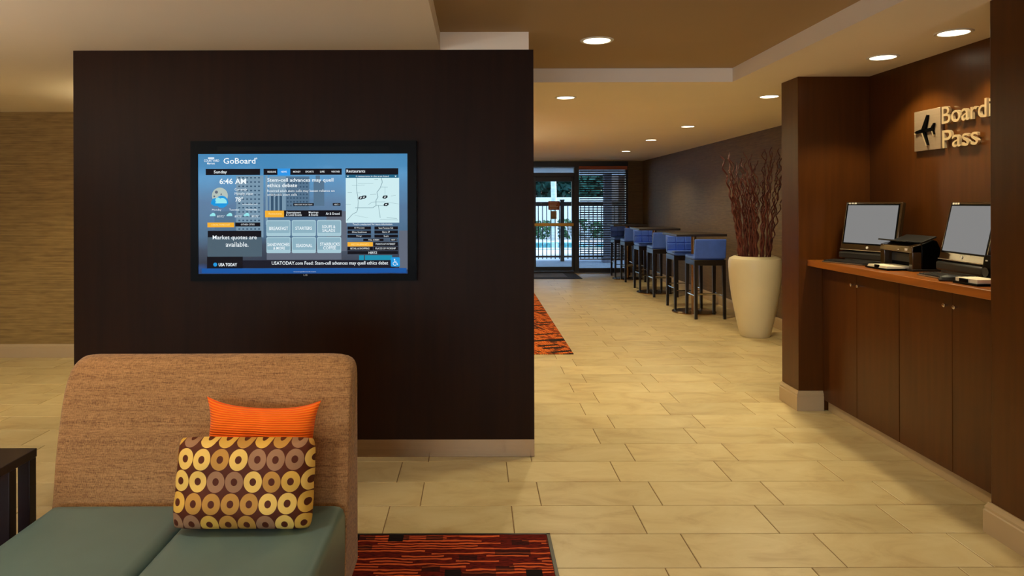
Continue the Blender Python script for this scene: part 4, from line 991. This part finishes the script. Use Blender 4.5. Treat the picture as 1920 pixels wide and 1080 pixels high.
MB().box(2.62-ox, 2.80-ox, PYa, PYb, 0, .014).build('base', M['blackmatte'], pt, bevel=.003)
MB().box(2.80-ox, 2.865-ox, PYa+.01, PYb-.02, 0, .02).build('rear_foot', M['blackmatte'], pt, bevel=.004)
MB().prism([(2.60-ox, .178), (2.605-ox, .186), (2.70-ox, .176), (2.79-ox, .212), (2.795-ox, .202), (2.70-ox, .166)], 'y', PYa+.04, PYb-.005).build('scanner_lid', M['blackmatte'], pt, bevel=.003)
MB().box(2.5-ox, 2.676-ox, 4.32-oy, 4.565-oy, .003, .012).box(2.5-ox, 2.512-ox, 4.42-oy, 4.46-oy, .012, .03).build('paper_tray', M['black'], pt, bevel=.002)
MB().box(2.617-ox, 2.6195-ox, 4.31-oy, 4.335-oy, .075+.045, .092+.045).box(2.617-ox, 2.6195-ox, 4.395-oy, 4.405-oy, .12, .13).build('sticker', M['white'], pt)
MB().box(2.66-ox, 2.675-ox, PYa+.06, PYb-.06, .05, .10).build('output_bay', M['blackmatte'], pt)
ps = MB()
for k in range(4): ps.box(2.507+.002*k, 2.67, 4.335+.001*k, 4.55-.001*k, cz+.012+k*.0035, cz+.015+k*.0035)
o = ps.build('paper_stack', M['paper']); tag(o, 'white sheets of paper lying in the printer tray', 'paper')
sp_ = thing('desk_speaker', 'small black desk speaker at the pilaster end of the counter', 'speaker', (2.63, 3.62, cz))
MB().taper((0, 0, 0), (.035, .04), (.015, 0, .145), (.03, .036)).build('case', M['black'], sp_, bevel=.006)
gr = MB().lathe([(.001, 0), (.022, 0), (.024, .003), (.001, .003)], 20); gr.v = [(-.032-v[2], v[0], .06+v[1]) for v in gr.v]; gr.build('grille', M['keys'], sp_)
MB().box(-.028, -.024, -.006, .006, .115, .122).build('power_light', M['white'], sp_)
nb = thing('note_pad_tray', 'small black tray with white note paper at the pilaster end', 'note pad', (2.53, 3.60, cz))
MB().box(-.06, .07, -.1, .08, 0, .012).box(-.062, -.055, -.03, .03, .012, .03).build('tray', M['black'], nb, bevel=.002); MB().box(-.052, .065, -.09, .07, .012, .032).build('pad', M['paper'], nb, bevel=.001)
ms = thing('computer_mouse', 'black computer mouse on the counter by the pilaster', 'mouse', (2.50, 3.70+.06, cz))
mm = MB().lathe([(.03, 0), (.033, .008), (.028, .022), (.015, .03), (.002, .033)], 20); mm.v = [(v[0]*1.5, v[1], v[2]) for v in mm.v]; mm.build('shell', M['blackmatte'], ms, smooth=True)
MB().tube([(0, 0, .031), (.03, 0, .027)], .003, 6).build('wheel', M['keys'], ms)
